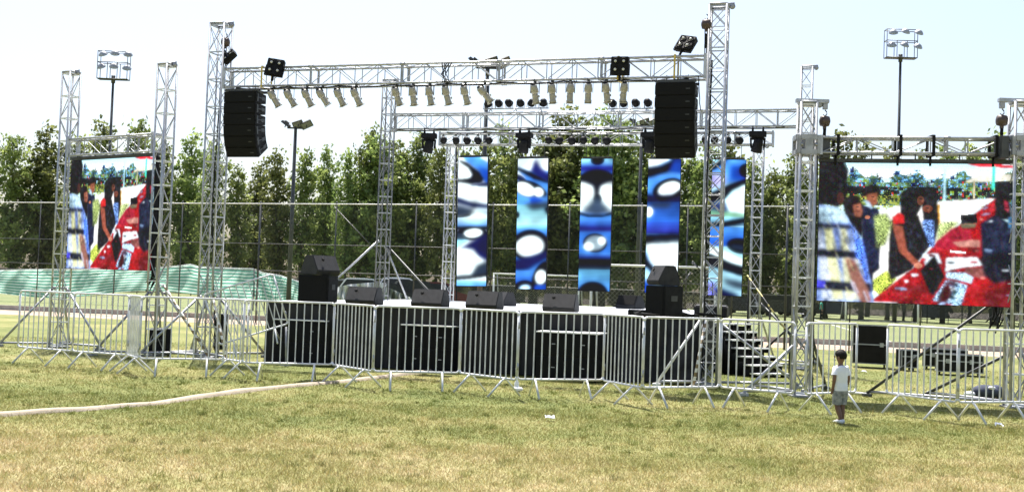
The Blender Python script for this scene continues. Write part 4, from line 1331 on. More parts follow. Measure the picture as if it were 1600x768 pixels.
# ------------------------------------------------------------------ crowd barriers
def make_barrier(Lr):
    t = thing('crowd_barrier', 'steel crowd barrier', 'barrier')
    z0, z1, r = .29, 1.30, .0175
    f = MB()
    c = .05
    f.tube((c, 0, z1), (Lr - c, 0, z1), r, 8); f.tube((c, 0, z0), (Lr - c, 0, z0), r, 8)
    for x, s in ((0, 1), (Lr, -1)):
        f.tube((x, 0, z0 + c), (x, 0, z1 - c), r, 8)
        for zc, q in ((z0, 1), (z1, -1)):
            f.path([(x + s * c * (1 - math.sin(a)), 0, zc + q * c * (1 - math.cos(a))) for a in [R(90), R(60), R(30), 0]] , r, 8)
    f.build('frame', GALV, t)
    b = MB(); n = max(4, int(round(Lr / .125)))
    for k in range(1, n):
        b.tube((k * Lr / n, 0, z0), (k * Lr / n, 0, z1), .011, 6, cap=False)
    b.build('bars', GALV, t)
    for x in (Lr * .2, Lr * .8):
        for s in (-1, 1):
            ft = MB().path([(x, 0, z0 - .005), (x, s * .05, z0 - .03), (x + s * .03, s * .30, .02)], .017, 8)
            ft.build('foot', GALV, t)
    for z in (z0 + .2, z1 - .2):
        MB().tube((Lr + .018, 0, z - .05), (Lr + .018, 0, z + .05), .013, 6).build('hinge_hook', ALU2, t)
        MB().tube((-.018, 0, z - .1), (-.018, 0, z - .03), .012, 6).build('hinge_hook', ALU2, t)
    return t
ZB = .29
bar_list = [((28, 541), (113, 548), 'pale crowd barrier farthest out below the small video wall'),
            ((113, 548), (198, 554), 'pale crowd barrier just below the small video wall, left of the end-on panel'),
            ((198, 553), (217.5, 559.5), 'crowd barrier seen almost end-on below the small video wall tower'),
            ((217.5, 559.5), (349, 561), 'crowd barrier in front of the leftmost tall tower foot and its taped brace'),
            ((349, 560), (385, 565.5), 'crowd barrier seen nearly end-on left of the leftmost subwoofer stack'),
            ((378, 565.8), (519, 569), 'crowd barrier in front of the leftmost subwoofer stack'),
            ((519, 569), (582, 579.5), 'angled crowd barrier below the first wedge monitor, beside the leftmost subwoofer stack'),
            ((583, 579.5), (717, 582), 'crowd barrier in front of the subwoofer stack before the leftmost video column'),
            ((718, 582), (807, 593), 'angled crowd barrier between two subwoofer stacks, below the paired monitors'),
            ((808, 592), (942, 593), 'crowd barrier in front of the subwoofer stack before the middle video column'),
            ((942, 593.5), (1003, 605), 'angled crowd barrier right of the last subwoofer stack'),
            ((1004, 605), (1123, 604), 'crowd barrier in front of the foot of the tall tower with crossed bracing'),
            ((1125, 604), (1240, 614), 'crowd barrier in front of the stage stairs'),
            ((1258, 615), (1337, 611.5), 'crowd barrier just behind the small boy'),
            ((1385, 613), (1495, 628), 'crowd barrier standing before the small square case, past the gap beside the boy'),
            ((1497, 628), (1604, 627.5), 'crowd barrier before the end of the long case, cut by the photo edge')]
for k, (a, c, lab) in enumerate(bar_list):
    p, q = gp(*a, ZB), gp(*c, ZB)
    d = q - p; L = d.length
    t = make_barrier(L)
    t.location = (p.x, p.y, 0); t.rotation_euler = (0, 0, math.atan2(d.y, d.x))
    t['label'] = lab; t['group'] = 'crowd barriers in front of the stage'
t = make_barrier(1.35)
p = gp(352, 556)
pa = at(346, 556, 22.0); pb = at(400, 547, 22.4)
t.location = (pa.x, 22.2, .10); t.rotation_euler = (R(4), R(-19), R(12)); t['label'] = 'tilted crowd barrier leaning up behind the end-on panel near the green netting'; t['group'] = 'crowd barriers in front of the stage'
pr = MB().tube((pa.x + 1.15, 22.45, 0), (pa.x + 1.12, 22.45, .75), .02, 6).box((pa.x + 1.15, 22.45, .015), (.2, .2, .03))
tag(pr.build('prop_stand', ALU2), 'short steel post holding up the tilted crowd barrier', 'post')
p0, p1 = gp(1327, 615), gp(1356, 618)
tag(MB().tube((p0.x, p0.y, .03), (p1.x, p1.y, .03), .025, 8).build('loose_pole', WHITEP), 'white pole lying in the grass at the gap in the barriers', 'pole')

# ------------------------------------------------------------------ cases behind the barriers
def flight_case(name, label, pa, pb, depth, z0, z1, face_top=CASE, bars=1, group=None, castors=True):
    d = pb - pa; W = d.length; rz = math.atan2(d.y, d.x)
    t = thing(name, label, 'flight case', (pa.x, pa.y, 0), rz, group)
    H = z1 - z0
    MB().box((W / 2, depth / 2, z0 + H / 2), (W - .02, depth - .02, H - .02)).build('box_body', face_top, t, bevel=.005)
    e = MB(); w = .022
    for x in (w / 2, W - w / 2):
        for y in (w / 2, depth - w / 2): e.box((x, y, z0 + H / 2), (w, w, H))
    for z in (z0 + w / 2, z1 - w / 2):
        for y in (w / 2 - .002, depth - w / 2 + .002): e.box((W / 2, y, z), (W - 2 * w, w, w))
        for x in (w / 2 - .002, W - w / 2 + .002): e.box((x, depth / 2, z), (w, depth - 2 * w, w))
    for k in range(bars):
        z = z0 + H * ((k + 1) / (bars + 1)) if bars == 1 and H > .9 else z1 - .16
        e.box((W / 2, .006, z), (W - 2 * w, .02, .03))
    e.build('edge_trim', ALU2, t)
    l = MB()
    for x in ((W * .82,) if W < 1 else (W * .25, W * .75)):
        z = z0 + H * .5 if bars == 1 and H > .9 else z1 - .16
        l.box((x, -.006, z), (.09, .016, .10))
    l.build('latch', ALU, t)
    if castors:
        for x in (.09, W - .09):
            for y in (.09, depth - .09):
                MB().lathe([(.045, -.015), (.05, 0), (.045, .015)], 12, Matrix.Translation((x, y, .05)) @ Matrix.Rotation(R(90), 4, 'Y')).box((x, y, (z0 + .09) / 2), (.04, .05, max(.01, z0 - .08))).build('castor', RUBBER, t)
    return t
pa, pb = P2(gp(1331, 573)), P2(gp(1387, 576))
zc = lambda px, py, P: at(px, py, P.y).z
flight_case('tall_flight_case', 'tall black flight case standing right behind the boy, open front crossed by a metal bar', pa, pb, .62, .10, zc(1360, 507.5, (pa + pb) / 2), CASE, 1)
pa, pb = P2(gp(1408, 579)), P2(gp(1434, 580))
flight_case('small_flight_case', 'small nearly square black case with metal edges, between the tall and the long case', pa, pb, .5, .08, zc(1420, 546, pa), CASE, 1)
pa, pb = P2(gp(1462, 585)), P2(gp(1537, 589))
flight_case('long_flight_case', 'long low black flight case with metal edges, front one of two', pa, pb, .60, .08, zc(1500, 553, pa), CASE, 1)
pa, pb = P2(gp(1444, 577)), P2(gp(1515, 581))
flight_case('long_flight_case', 'long black flight case standing behind the other long low one', pa + Vector((0, .15, 0)), pb + Vector((0, .15, 0)), .55, .08, zc(1470, 544.5, pa), CASE, 1)
def soft_box(name, label, px, py, w, h, d, mat=BLACKBOX, rz=0, z0=0.0, cat='box'):
    p = gp(px, py)
    t = thing(name, label, cat, (p.x, p.y + d / 2, z0), rz)
    MB().box((0, 0, h / 2 + .01), (w, d, h)).build('body', mat, t, bevel=.015)
    l = MB().box((0, -d / 2 - .006, h * .6), (w * .3, .012, .03)); l.box((0, 0, h + .014), (w * .9, d * .9, .01))
    l.build('trim', STEELDK, t)
    return t
soft_box('ballast_box', 'dark weight box at the foot of the small video wall tower', 245, 556, .42, .55, .4, BLACKBOX, .2)
soft_box('amplifier_rack', 'black narrow rack beside the foot of the leftmost tall tower', 341, 545, .28, .80, .4, BLACKBOX, .1)
p = gp(1549, 624)
t = thing('bag_pile', 'dark bag with pale pieces at the foot of the far right tower brace', 'bag', (p.x, p.y + .25, 0), 0)
b = MB().sphere((0, 0, .12), .2, 10, (1.3, .8, .62)); b.sphere((.2, .02, .12), .14, 10, (1, .8, .9)); b.build('bag', pmat('dark_bag_fabric', (.05, .06, .10), .9, 0, .3, 8), t)
MB().sphere((-.3, -.05, .07), .09, 8, (1.2, .8, .6)).build('cloth', SHIRT, t); MB().sphere((.05, -.14, .20), .06, 8, (1.1, .7, .5)).build('cloth', SHIRT, t)
p = gp(1540, 625)
# clutter at the right end of the deck
def deckp(px, py): return gp(px, py, DZ)
p = deckp(1003, 494)
t = thing('power_box', 'flat black power box on the stage front edge beside the angled side speaker', 'box', (p.x, p.y + .15, wz), TH)
MB().box((0, 0, .055), (.42, .30, .11)).build('body', BLACKBOX, t, bevel=.01); MB().box((.02, -.152, .06), (.25, .01, .05)).build('socket_panel', STEELDK, t)
cb = MB()
rs = random.Random(5)
for k in range(12):
    a = deckp(1010 + k * 9, 498 + rs.uniform(-2, 1.5))
    pts = [(a.x + rs.uniform(-.25, .25), a.y + rs.uniform(-.1, .5), wz + .03 + rs.uniform(0, .07)) for _ in range(5)]
    cb.path(pts, .018, 6)
tag(cb.build('cable_heap', RUBBER), 'heap of black cables on the stage beside the tall tower with crossed bracing', 'cables')
def mic_stand(px, py, h, lab, boom):
    p = deckp(px, py)
    t = thing('microphone_stand', lab, 'stand', (p.x, p.y, wz), 0, 'microphone stands on the stage')
    MB().tube((0, 0, .02), (0, 0, h), .012, 8).build('pole', BLACK, t)
    b = MB()
    for a in (0, 2.1, 4.2): b.tube((0, 0, .12), (.28 * math.cos(a), .28 * math.sin(a), .012), .010, 6)
    b.build('tripod', BLACK, t)
    m = MB().tube((0, 0, h), boom, .010, 6); m.build('boom', BLACK, t)
    v = Vector(boom); d = (v - Vector((0, 0, h))).normalized()
    MB().tube(v, v + d * .14, .018, 8, .026).sphere(v + d * .15, .032, 8).build('microphone', STEELDK, t)
    return t
mic_stand(1112, 489, .70, 'black microphone stand with sloping boom at the stage end near the stairs', (-.35, .05, 1.05))
mic_stand(1060, 486, .55, 'short black microphone stand behind the subwoofer before the fourth video column', (.18, .05, .80))
p = deckp(1143, 497)
t = thing('draped_case', 'black case under a cloth at the stage end above the stairs', 'case', (p.x - .35, p.y + .1, wz), TH)
MB().box((0, 0, .10), (.55, .4, .19)).build('body', BLACKBOX, t, bevel=.01)
MB().prism([(-.24, .0), (-.22, .21), (0, .235), (.22, .21), (.24, .0)], -.30, .30).build('cloth', CLOTH, t, bevel=.02)
# draped cloth at the right front corner, with a pale coil
p = gp(1062, 592); 
cl = []
vs, fs = [], []
nx, ny = 26, 14
a0, a1 = SB - E * 1.5, SB + E * .12
for i in range(nx + 1):
    for j in range(ny + 1):
        u, v = i / nx, j / ny
        q = a0.lerp(a1, u)
        out = (.10 + .42 * (1 - v) ** 1.6) * (.7 + .3 * math.sin(u * 9 + v * 2)) + .03 * math.sin(u * 31)
        q = q - NN * out
        z = .02 + (DZ - .03) * v ** (.9 + .25 * math.sin(u * 7))
        vs.append((q.x, q.y, z))
for i in range(nx):
    for j in range(ny):
        k = i * (ny + 1) + j
        fs.append((k, k + ny + 1, k + ny + 2, k + 1))
tag(MB().add(vs, fs, True).build('draped_cloth', pmat('dark_grey_cloth', (.03, .03, .032), .9, 0, .3, 4, .5, 10)), 'dark cloth hanging loosely over the stage corner behind the tall tower with crossed bracing', 'cloth')
# ------------------------------------------------------------------ cover strip over the cables in the lawn
pts = [(-60, 653), (0, 650), (60, 646), (120, 642), (180, 636.5), (235, 632), (290, 624), (330, 618), (370, 613), (410, 608.5), (470, 603), (530, 597.5), (570, 593.5), (600, 589.5), (640, 584), (690, 578.5), (740, 574)]
W3 = [gp(*q) for q in pts]
fine = []
for i in range(len(W3) - 1):
    for k in range(8): fine.append(W3[i].lerp(W3[i + 1], k / 8))
fine.append(W3[-1])
vs, fs = [], []
npf = 9
for i, q in enumerate(fine):
    d = (fine[min(i + 1, len(fine) - 1)] - fine[max(i - 1, 0)]).normalized()
    nrm = Vector((-d.y, d.x, 0))
    wd = .085 + .006 * math.sin(i * .31)
    hh = .045 + .006 * math.sin(i * .13) + .004 * math.sin(i * .41)
    for k in range(npf):
        u = k / (npf - 1) * 2 - 1
        z = hh * (1 - abs(u) ** 3.2) + .004
        o = nrm * (wd * u + .03 * math.sin(i * .09))
        vs.append((q.x + o.x, q.y + o.y, z - (.01 if abs(u) > .99 else 0)))
for i in range(len(fine) - 1):
    for k in range(npf - 1):
        a = i * npf + k
        fs.append((a, a + npf, a + npf + 1, a + 1))
COVER = pmat('sand_coloured_tarp', (.37, .31, .235), .95, 0, .08, 3, .4, 18)
tag(MB().add(vs, fs, True).build('cable_cover', COVER), 'long low sand coloured cover strip snaking over the lawn to the barriers', 'cable cover')
# litter
def litter(px, py, lab, s):
    p = gp(px, py)
    vs, fs = [], []
    n = 5
    rs = random.Random(int(px))
    for i in range(n):
        for j in range(n):
            vs.append((p.x + (i / (n - 1) - .5) * s + rs.uniform(-.01, .01), p.y + (j / (n - 1) - .5) * s * .8, .03 + rs.uniform(0, .05)))
    for i in range(n - 1):
        for j in range(n - 1): fs.append((i * n + j, (i + 1) * n + j, (i + 1) * n + j + 1, i * n + j + 1))
    tag(MB().add(vs, fs).build('paper_scrap', SHIRT), lab, 'litter', 'white scraps on the lawn')
litter(859, 657, 'white paper scrap on the lawn before the middle of the stage', .11)
litter(1561, 668.5, 'white paper scrap on the lawn near the edge of the photo, past the boy', .11)
litter(1349, 583, 'white paper scrap on the grass between the boy and the tall case', .12)
p = gp(807, 612)
t = thing('plastic_bottle', 'white plastic bag and bottle lying in the shade under the angled middle barrier', 'bottle', (p.x, p.y, 0))
MB().lathe([(.03, 0), (.036, .02), (.036, .12), (.014, .16), (.014, .18)], 12, Matrix.Translation((0, 0, .03))).build('bottle', SHIRT, t)
MB().sphere((.02, -.03, .05), .07, 8, (1.2, .8, .6)).build('bag', SHIRT, t)
# ------------------------------------------------------------------ tall ball-stop fence along the pitch
def alpha_mesh(name, col, pitch, wire, z='Z', rough=.5):
    m = bpy.data.materials.new(name); m.use_nodes = True
    nt = m.node_tree; b = nt.nodes['Principled BSDF']; L = nt.links.new
    b.inputs['Base Color'].default_value = (*col, 1); b.inputs['Roughness'].default_value = rough
    tc = N(nt, 'ShaderNodeTexCoord'); sp = N(nt, 'ShaderNodeSeparateXYZ'); L(tc.outputs['Object'], sp.inputs[0])
    outs = []
    for op in ('ADD', 'SUBTRACT'):
        a = N(nt, 'ShaderNodeMath', operation=op); L(sp.outputs['X'], a.inputs[0]); L(sp.outputs['Z'], a.inputs[1])
        s = N(nt, 'ShaderNodeMath', operation='MULTIPLY', i_1=1 / pitch); L(a.outputs[0], s.inputs[0])
        f = N(nt, 'ShaderNodeMath', operation='FRACT'); L(s.outputs[0], f.inputs[0])
        g = N(nt, 'ShaderNodeMath', operation='LESS_THAN', i_1=wire); L(f.outputs[0], g.inputs[0])
        outs.append(g)
    mx = N(nt, 'ShaderNodeMath', operation='MAXIMUM'); L(outs[0].outputs[0], mx.inputs[0]); L(outs[1].outputs[0], mx.inputs[1])
    L(mx.outputs[0], b.inputs['Alpha'])
    return m
CHAIN = alpha_mesh('chain_link_wire', (.09, .095, .09), .07, .055)
DARKNET = alpha_mesh('dark_windbreak_net', (.022, .02, .017), .05, .72, rough=.9)
NETW = alpha_mesh('goal_net_cord', (.55, .55, .52), .14, .035, rough=.9)
FA, FB = Vector((-11.7, 45.0, 0)), Vector((9.0, 36.5, 0))
FDIR = (FB - FA).normalized(); FRZ = math.atan2(FDIR.y, FDIR.x)
F0 = FA - FDIR * 18
fence = thing('ball_stop_fence', 'very tall dark wire fence with thin rails between the stage and the trees', 'fence', F0, FRZ)
def fx(px, py=400):
    r = ray(px, py)
    a = np.array([[FDIR.x, -r.x], [FDIR.y, -r.y]])
    s, _ = np.linalg.solve(a, np.array([CAM.x - F0.x, CAM.y - F0.y]))
    return float(s)
FL = fx(1700); FH = 4.55
for px in (-60, 60, 180, 282, 404, 523, 648, 768, 888, 1001, 1073, 1145, 1229, 1330, 1440, 1586, 1690):
    x = fx(px)
    MB().tube((x, 0, 0), (x, 0, FH + .05), .036 if px in (404, 1001, 1229, 1586) else .024, 8).sphere((x, 0, FH + .06), .04, 6).build('post', STEELDK, fence)
for z, m_ in ((FH, GALV), (3.02, STEELDK), (2.0, STEELDK)):
    MB().tube((0, -.045, z), (FL, -.045, z), .019 if z > 4 else .015, 6).build('rail', m_, fence)
s_ = fx(1093, 390), fx(1073, 408)
s2 = fx(523, 330)
MB().tube((s2, -.05, FH - .1), (fx(600, 380), -.05, 2.6), .02, 6).build('diagonal_stay', STEELDK, fence)
MB().add([(0, 0, .03), (FL, 0, .03), (FL, 0, FH), (0, 0, FH)], [(0, 1, 2, 3)]).build('wire_mesh', CHAIN, fence)

# dark low fence at the far end of the pitch
def far_line(x): return 98.0 - .19 * x
fp = [Vector((x, far_line(x), 0)) for x in (-75, 95)]
fd = (fp[1] - fp[0]); fL = fd.length
far = thing('windbreak_fence', 'low dark mesh fence along the far end of the pitch under the trees', 'fence', fp[0], math.atan2(fd.y, fd.x))
n = int(fL / 2.6)
for k in range(0, n + 1, 1):
    if k > 98: break
    MB().tube((k * fL / n, 0, 0), (k * fL / n, 0, 1.9), .05, 5).build('post', STEELDK, far)
MB().tube((0, 0, 1.85), (fL, 0, 1.85), .03, 5).build('rail', STEELDK, far)
MB().add([(0, -.05, .45), (fL, -.05, .45), (fL, -.05, 1.8), (0, -.05, 1.8)], [(0, 1, 2, 3)]).build('net', DARKNET, far)
BANN = pmat('grey_printed_banner', (.60, .61, .66), .7, 0, .25, 1.4, dirt=(.80, .80, .82))
for k, (xa, xb, ya, yb, lab) in enumerate([(1290, 1323, 471, 489, 'grey printed banner by the goal, under the near end of the large video screen'), (1441, 1481, 475, 495, 'grey printed banner under the middle of the large video screen, right of the goal'),
                                           (1137, 1169, 464, 482, 'grey banner beyond the stage stairs, below the rightmost video column')]):
    a, c = at(xa, yb, 97 - k), at(xb, yb, 97 - k); hgt = at(xa, ya, 97 - k).z - a.z
    t = thing('banner', lab, 'banner', (a.x, a.y, 0), 0, 'grey banners at the far end of the pitch')
    w = c.x - a.x
    MB().box((w / 2, 0, a.z + hgt / 2), (w, .03, hgt)).build('print', BANN, t)
    f = MB()
    for x in (-.03, w + .03): f.tube((x, .0, 0), (x, 0, a.z + hgt), .03, 6)
    f.build('frame', STEELDK, t)

# goals
def goal(label, pa, pb, H, dep, r=.06):
    d = pb - pa; W = d.length; rz = math.atan2(d.y, d.x)
    t = thing('football_goal', label, 'goal', (pa.x, pa.y, 0), rz, 'football goals')
    f = MB().tube((0, 0, 0), (0, 0, H), r, 8).tube((W, 0, 0), (W, 0, H), r, 8).tube((-r, 0, H), (W + r, 0, H), r, 8)
    f.build('goal_frame', WHITEP, t)
    b = MB()
    for x in (0, W):
        b.tube((x, 0, H), (x, dep * .45, H), .03, 6); b.tube((x, dep * .45, H), (x, dep, .03), .03, 6); b.tube((x, 0, .03), (x, dep, .03), .03, 6)
    b.tube((0, dep, .03), (W, dep, .03), .03, 6); b.build('net_support', ALU2, t)
    nn = MB().add([(0, dep * .45, H - .02), (W, dep * .45, H - .02), (W, dep - .05, .05), (0, dep - .05, .05)], [(0, 1, 2, 3)])
    nn.add([(0, .02, H - .02), (W, .02, H - .02), (W, dep * .45, H - .02), (0, dep * .45, H - .02)], [(0, 1, 2, 3)])
    nn.build('net', NETW, t)
    return t
goal('white football goal far away under the large video screen', P2(gp(1321, 501)), P2(gp(1434, 505)), 2.2, 1.6, .07)
a, c = at(925, 413, 34.5), at(1119, 417, 33.5)
goal('white football goal close behind the stage, between the middle and rightmost video columns', P2(a), P2(c), a.z, 1.3, .036)
a, c = at(772, 427, 62), at(905, 431, 61)
goal('white football goal behind the second video column', P2(a), P2(c), a.z, 1.6, .045)

# floodlight masts
def flood_mast(label, px, ytop, Y, kind, r=.10):
    p = at(px, ytop, Y)
    # lean is the camera's; keep the mast vertical
    t = thing('floodlight_mast', label, 'floodlight', (p.x, p.y, 0), 0, 'floodlight masts round the pitch')
    H = p.z
    MB().tube((0, 0, 0), (0, 0, H), r, 10, r * .6).lathe([(r * 2.2, 0), (r * 2.2, .04), (r, .06)], 10).build('pole', STEELDK, t)
    if kind == 'V':
        a = MB().tube((-.42, 0, H), (.42, 0, H), .05, 8).tube((0, 0, H - .3), (0, 0, H + .06), .08, 8)
        a.build('cross_arm', STEELDK, t)
        for x, ry, rx, w in ((-.48, R(36), R(8), .5), (.12, R(-20), R(-50), .55), (.55, R(-26), R(-42), .6)):
            m = Matrix.Translation((x, -.05, H + .2)) @ Euler((rx, ry, 0)).to_matrix().to_4x4()
            h = MB().box((0, 0, 0), (w, .42, .12), None, .82); h.box((0, 0, .09), (w * .4, .22, .08)); h.tube((0, 0, -.02), (-x * .1, .05, -.20), .03, 6)
            h.xform(m)
            hh = h.build('lamp_housing', STEELDK, t)
            l = MB().box((0, 0, -.066), (w * .8, .32, .012)); l.xform(m); l.build('lamp_glass', ALU3, hh)
    else:
        c = MB(); W_, hh = 2.4, 2.2
        for x in (-W_ / 2, -.4, .4, W_ / 2):
            for y in (-.35, .35): c.tube((x, y, H), (x, y, H + (hh if abs(x) > 1 else hh * .6)), .03, 5)
        for z in (0, hh * .6, hh):
            for y in (-.35, .35): c.tube((-W_ / 2, y, H + z), (W_ / 2, y, H + z), .035, 5)
            for x in (-W_ / 2, W_ / 2): c.tube((x, -.35, H + z), (x, .35, H + z), .03, 5)
        c.box((0, 0, H - .02), (W_, .7, .04)); c.tube((0, 0, H - .3), (0, 0, H + .3), .16, 8)
        c.build('cage', STEELDK, t)
        for k, (x, z) in enumerate([(-.85, .9), (.15, .95), (1.2, .85), (-.75, 1.9), (.2, 2.0), (1.25, 1.95)]):
            m = Matrix.Translation((x, -.45, H + z)) @ Euler((R(35), R(12 if x > 0 else -10), 0)).to_matrix().to_4x4()
            MB().lathe([(.08, .25), (.22, .18), (.36, 0), (.37, -.03), (.30, -.02), (.05, .02)], 14, m).build('floodlamp', ALU2, t)
    return t
flood_mast('dark mast with two spread floodlights behind the subwoofer on the stage corner', 462, 200, 58, 'V', .13)
flood_mast('dark mast with spread floodlights rising above the middle of the front truss', 762, 106, 42, 'V', .11)
flood_mast('dark mast with spread floodlights seen through the second truss near a speaker array', 1003, 196, 62, 'V', .13)
flood_mast('tall mast with a cage of six round floodlights beyond the large video screen', 1407, 91, 90, 'C', .16)
flood_mast('tall pale mast with a cage of six round floodlights beyond the small video wall', 177, 124, 92, 'C', .15)

# striped netting and tarpaulins
STRIPE = bpy.data.materials.new('green_white_striped_net'); STRIPE.use_nodes = True
nt = STRIPE.node_tree; b_ = nt.nodes['Principled BSDF']; L_ = nt.links.new
at_n = N(nt, 'ShaderNodeAttribute', attribute_name='stripe')
nz = N(nt, 'ShaderNodeTexNoise', i_Scale=1.1, i_Detail=3.0); tc = N(nt, 'ShaderNodeTexCoord'); L_(tc.outputs['Object'], nz.inputs['Vector'])
ad = N(nt, 'ShaderNodeMath', operation='MULTIPLY_ADD', i_1=.55); L_(nz.outputs['Fac'], ad.inputs[0]); L_(at_n.outputs['Fac'], ad.inputs[2])
fr_ = N(nt, 'ShaderNodeMath', operation='PINGPONG', i_1=.5); L_(ad.outputs[0], fr_.inputs[0])
rp = ramp(nt, .17, .32, (.10, .34, .27, 1), (.62, .74, .70, 1)); L_(fr_.outputs[0], rp.inputs['Fac']); L_(rp.outputs['Color'], b_.inputs['Base Color'])
b_.inputs['Roughness'].default_value = .8
tr_ = N(nt, 'ShaderNodeBsdfTranslucent'); L_(rp.outputs['Color'], tr_.inputs['Color'])
ms_ = N(nt, 'ShaderNodeMixShader', i_0=.45); L_(b_.outputs[0], ms_.inputs[1]); L_(tr_.outputs[0], ms_.inputs[2]); L_(ms_.outputs[0], nt.nodes['Material Output'].inputs['Surface'])
def drape(name, label, cat, top, ybot, Y, mat, rows=20, stripes=9, posts=True):
    xs = [q[0] for q in top]; n = 120
    vs, fs, sv_ = [], [], []
    for i in range(n + 1):
        px = lerp(xs[0], xs[-1], i / n)
        yt = np.interp(px, xs, [q[1] for q in top])
        yb = ybot(px) if callable(ybot) else ybot
        for j in range(rows + 1):
            v = j / rows
            yy = Y + .16 * math.sin(i * .45 + v * 3) + .10 * math.sin(i * .17 - v * 5) + .06 * math.sin(i * 1.1 + v * 9)
            q = at(px, lerp(yt, yb, v), yy)
            vs.append(q); sv_.append(v * stripes + .35 * math.sin(i * .12) * v)
    for i in range(n):
        for j in range(rows):
            k = i * (rows + 1) + j
            fs.append((k, k + 1, k + rows + 2, k + rows + 1))
    b = MB().add(vs, fs, True)
    me = b.mesh(name, mat)
    a = me.attributes.new('stripe', 'FLOAT', 'POINT'); a.data.foreach_set('value', np.array(sv_, np.float32))
    t = thing(name, label, cat)
    t.name = name
    o = bpy.data.objects.new('sheet', me); COL.objects.link(o); o.parent = t
    if posts:
        for px in np.linspace(xs[0], xs[-1], 7):
            q = at(px, np.interp(px, xs, [w[1] for w in top]) - 1, Y + .3); MB().tube((q.x, q.y, 0), (q.x, q.y, q.z), .035, 6).build('post', STEELDK, t)
        rp_ = MB(); pts = [at(q[0], q[1] - .5, Y + .1) for q in top]; rp_.path(pts, .02, 5); rp_.build('rope', WHITEP, t)
    return t
drape('striped_netting', 'green and white striped shade netting hung on posts beyond the fence', 'netting',
      [(-40, 423), (60, 421), (140, 421), (230, 418), (262, 417), (283, 415), (297, 413), (312, 417), (330, 418), (396, 420)], lambda x: 458 + 6 * math.sin(x * .02) + .008 * x, 62, STRIPE)
drape('striped_netting', 'sagging end of the green and white netting sloping down to the corner subwoofer', 'netting',
      [(398, 421), (410, 426), (440, 431), (470, 441), (500, 447)], lambda x: 469, 61, STRIPE, stripes=8)
WT = pmat('white_tarpaulin', (.66, .67, .66), .6, 0, .12, .9, .3, 3)
drape('white_tarpaulin', 'white tarpaulin spread behind the first wedge monitor', 'tarpaulin', [(524, 449), (545, 444), (590, 440), (604, 442)], lambda x: 471, 58, WT, stripes=5, posts=False)
GT = pmat('grey_green_tarpaulin', (.20, .23, .21), .7, 0, .2, .9, .3, 3)
drape('grey_tarpaulin', 'grey green tarpaulin sloping down right of the white one', 'tarpaulin', [(600, 446), (612, 451), (645, 466), (662, 469)], lambda x: 473, 57, GT, posts=False)

# parked cars beyond the pitch
def car(label, px, Y, rz, col, roof_y, kind='hatch'):
    h = (450 + .035 * (px - 800)); H = EYE + (h - roof_y) * Y / F_PX
    H = max(1.45, min(2.3, H)); p = at(px, 450, Y)
    t = thing('parked_car', label, 'car', (p.x, p.y, 0), rz, 'cars parked beyond the pitch')
    k = H / 1.5; Lc = 4.2 if kind == 'hatch' else 4.8
    body = [(-Lc / 2, .35), (-Lc / 2 - .03, .7 * k), (-Lc / 2 + .15, .95 * k), (-Lc / 2 + .6, H - .05), (-.2, H), (.55, H - .06), (1.2, 1.0 * k), (Lc / 2 - .1, .85 * k), (Lc / 2, .6 * k), (Lc / 2 - .02, .32)]
    m = Matrix.Rotation(R(-90), 4, 'Z')
    cm = pmat('car_paint', col, .25, .1, .04, 2)
    MB().prism(body, -.85, .85, m).build('body', cm, t, bevel=.05)
    w = MB()
    win = [(-Lc / 2 + .30, 1.0 * k), (-Lc / 2 + .68, H - .13), (.45, H - .14), (1.02, 1.02 * k)]
    w.prism(win, -.862, .862, m); w.build('window', GLASS, t)
    ws = MB().prism([(1.10, 1.04 * k), (.56, H - .10), (.60, H - .08), (1.16, 1.03 * k)], -.72, .72, m); ws.build('windscreen', GLASS, t)
    for x in (-1.3, 1.3):
        for s in (-1, 1):
            mm = Matrix.Translation((x, s * .78, .32)) @ Matrix.Rotation(R(90), 4, 'X')
            ty = MB().lathe([(.2, -.1), (.32, -.1), (.33, 0), (.32, .1), (.2, .1)], 16, mm).build('wheel', RUBBER, t)
            MB().lathe([(.19, -.09), (.2, .0), (.19, .09)], 12, mm).build('rim', ALU2, ty)
    for s in (-1, 1): MB().box((Lc / 2 - .02, s * .6, .68 * k), (.06, .3, .12)).build('headlight', LENS, t)
    return t
WH, MR, DK_, SV = (.72, .73, .74), (.12, .02, .025), (.03, .032, .04), (.42, .43, .45)
for a in [('white car roof showing behind the white tarpaulin', 572, 84, .15, WH, 434), ('white van like car behind the slim tower with long struts', 630, 86, .1, WH, 433),
          ('dark car between the slim tower and the second wedge monitor', 655, 79, .2, DK_, 438), ('maroon car behind the second wedge monitor', 686, 82, .1, MR, 440), ('dark car standing low beside the leftmost video column', 606, 78, .1, DK_, 441),
          ('white car seen between tree trunks beyond the stairs', 1160, 108, .1, WH, 456), ('white car farther along the trees, just past the rightmost stage tower', 1212, 110, -.1, WH, 457), ('silver car between tree trunks just behind the heavy tower by the stairs', 1246, 111, .1, SV, 459),
          ('silver car far off behind the green netting', 330, 112, .1, SV, 430), ('white car far off beyond the corner speaker stack', 540, 112, .1, WH, 436), ('white car far off seen under the second video column', 785, 110, .2, WH, 445), ('silver car far off, seen between middle and fourth video columns', 985, 112, 0, SV, 451)]:
    car(*a)

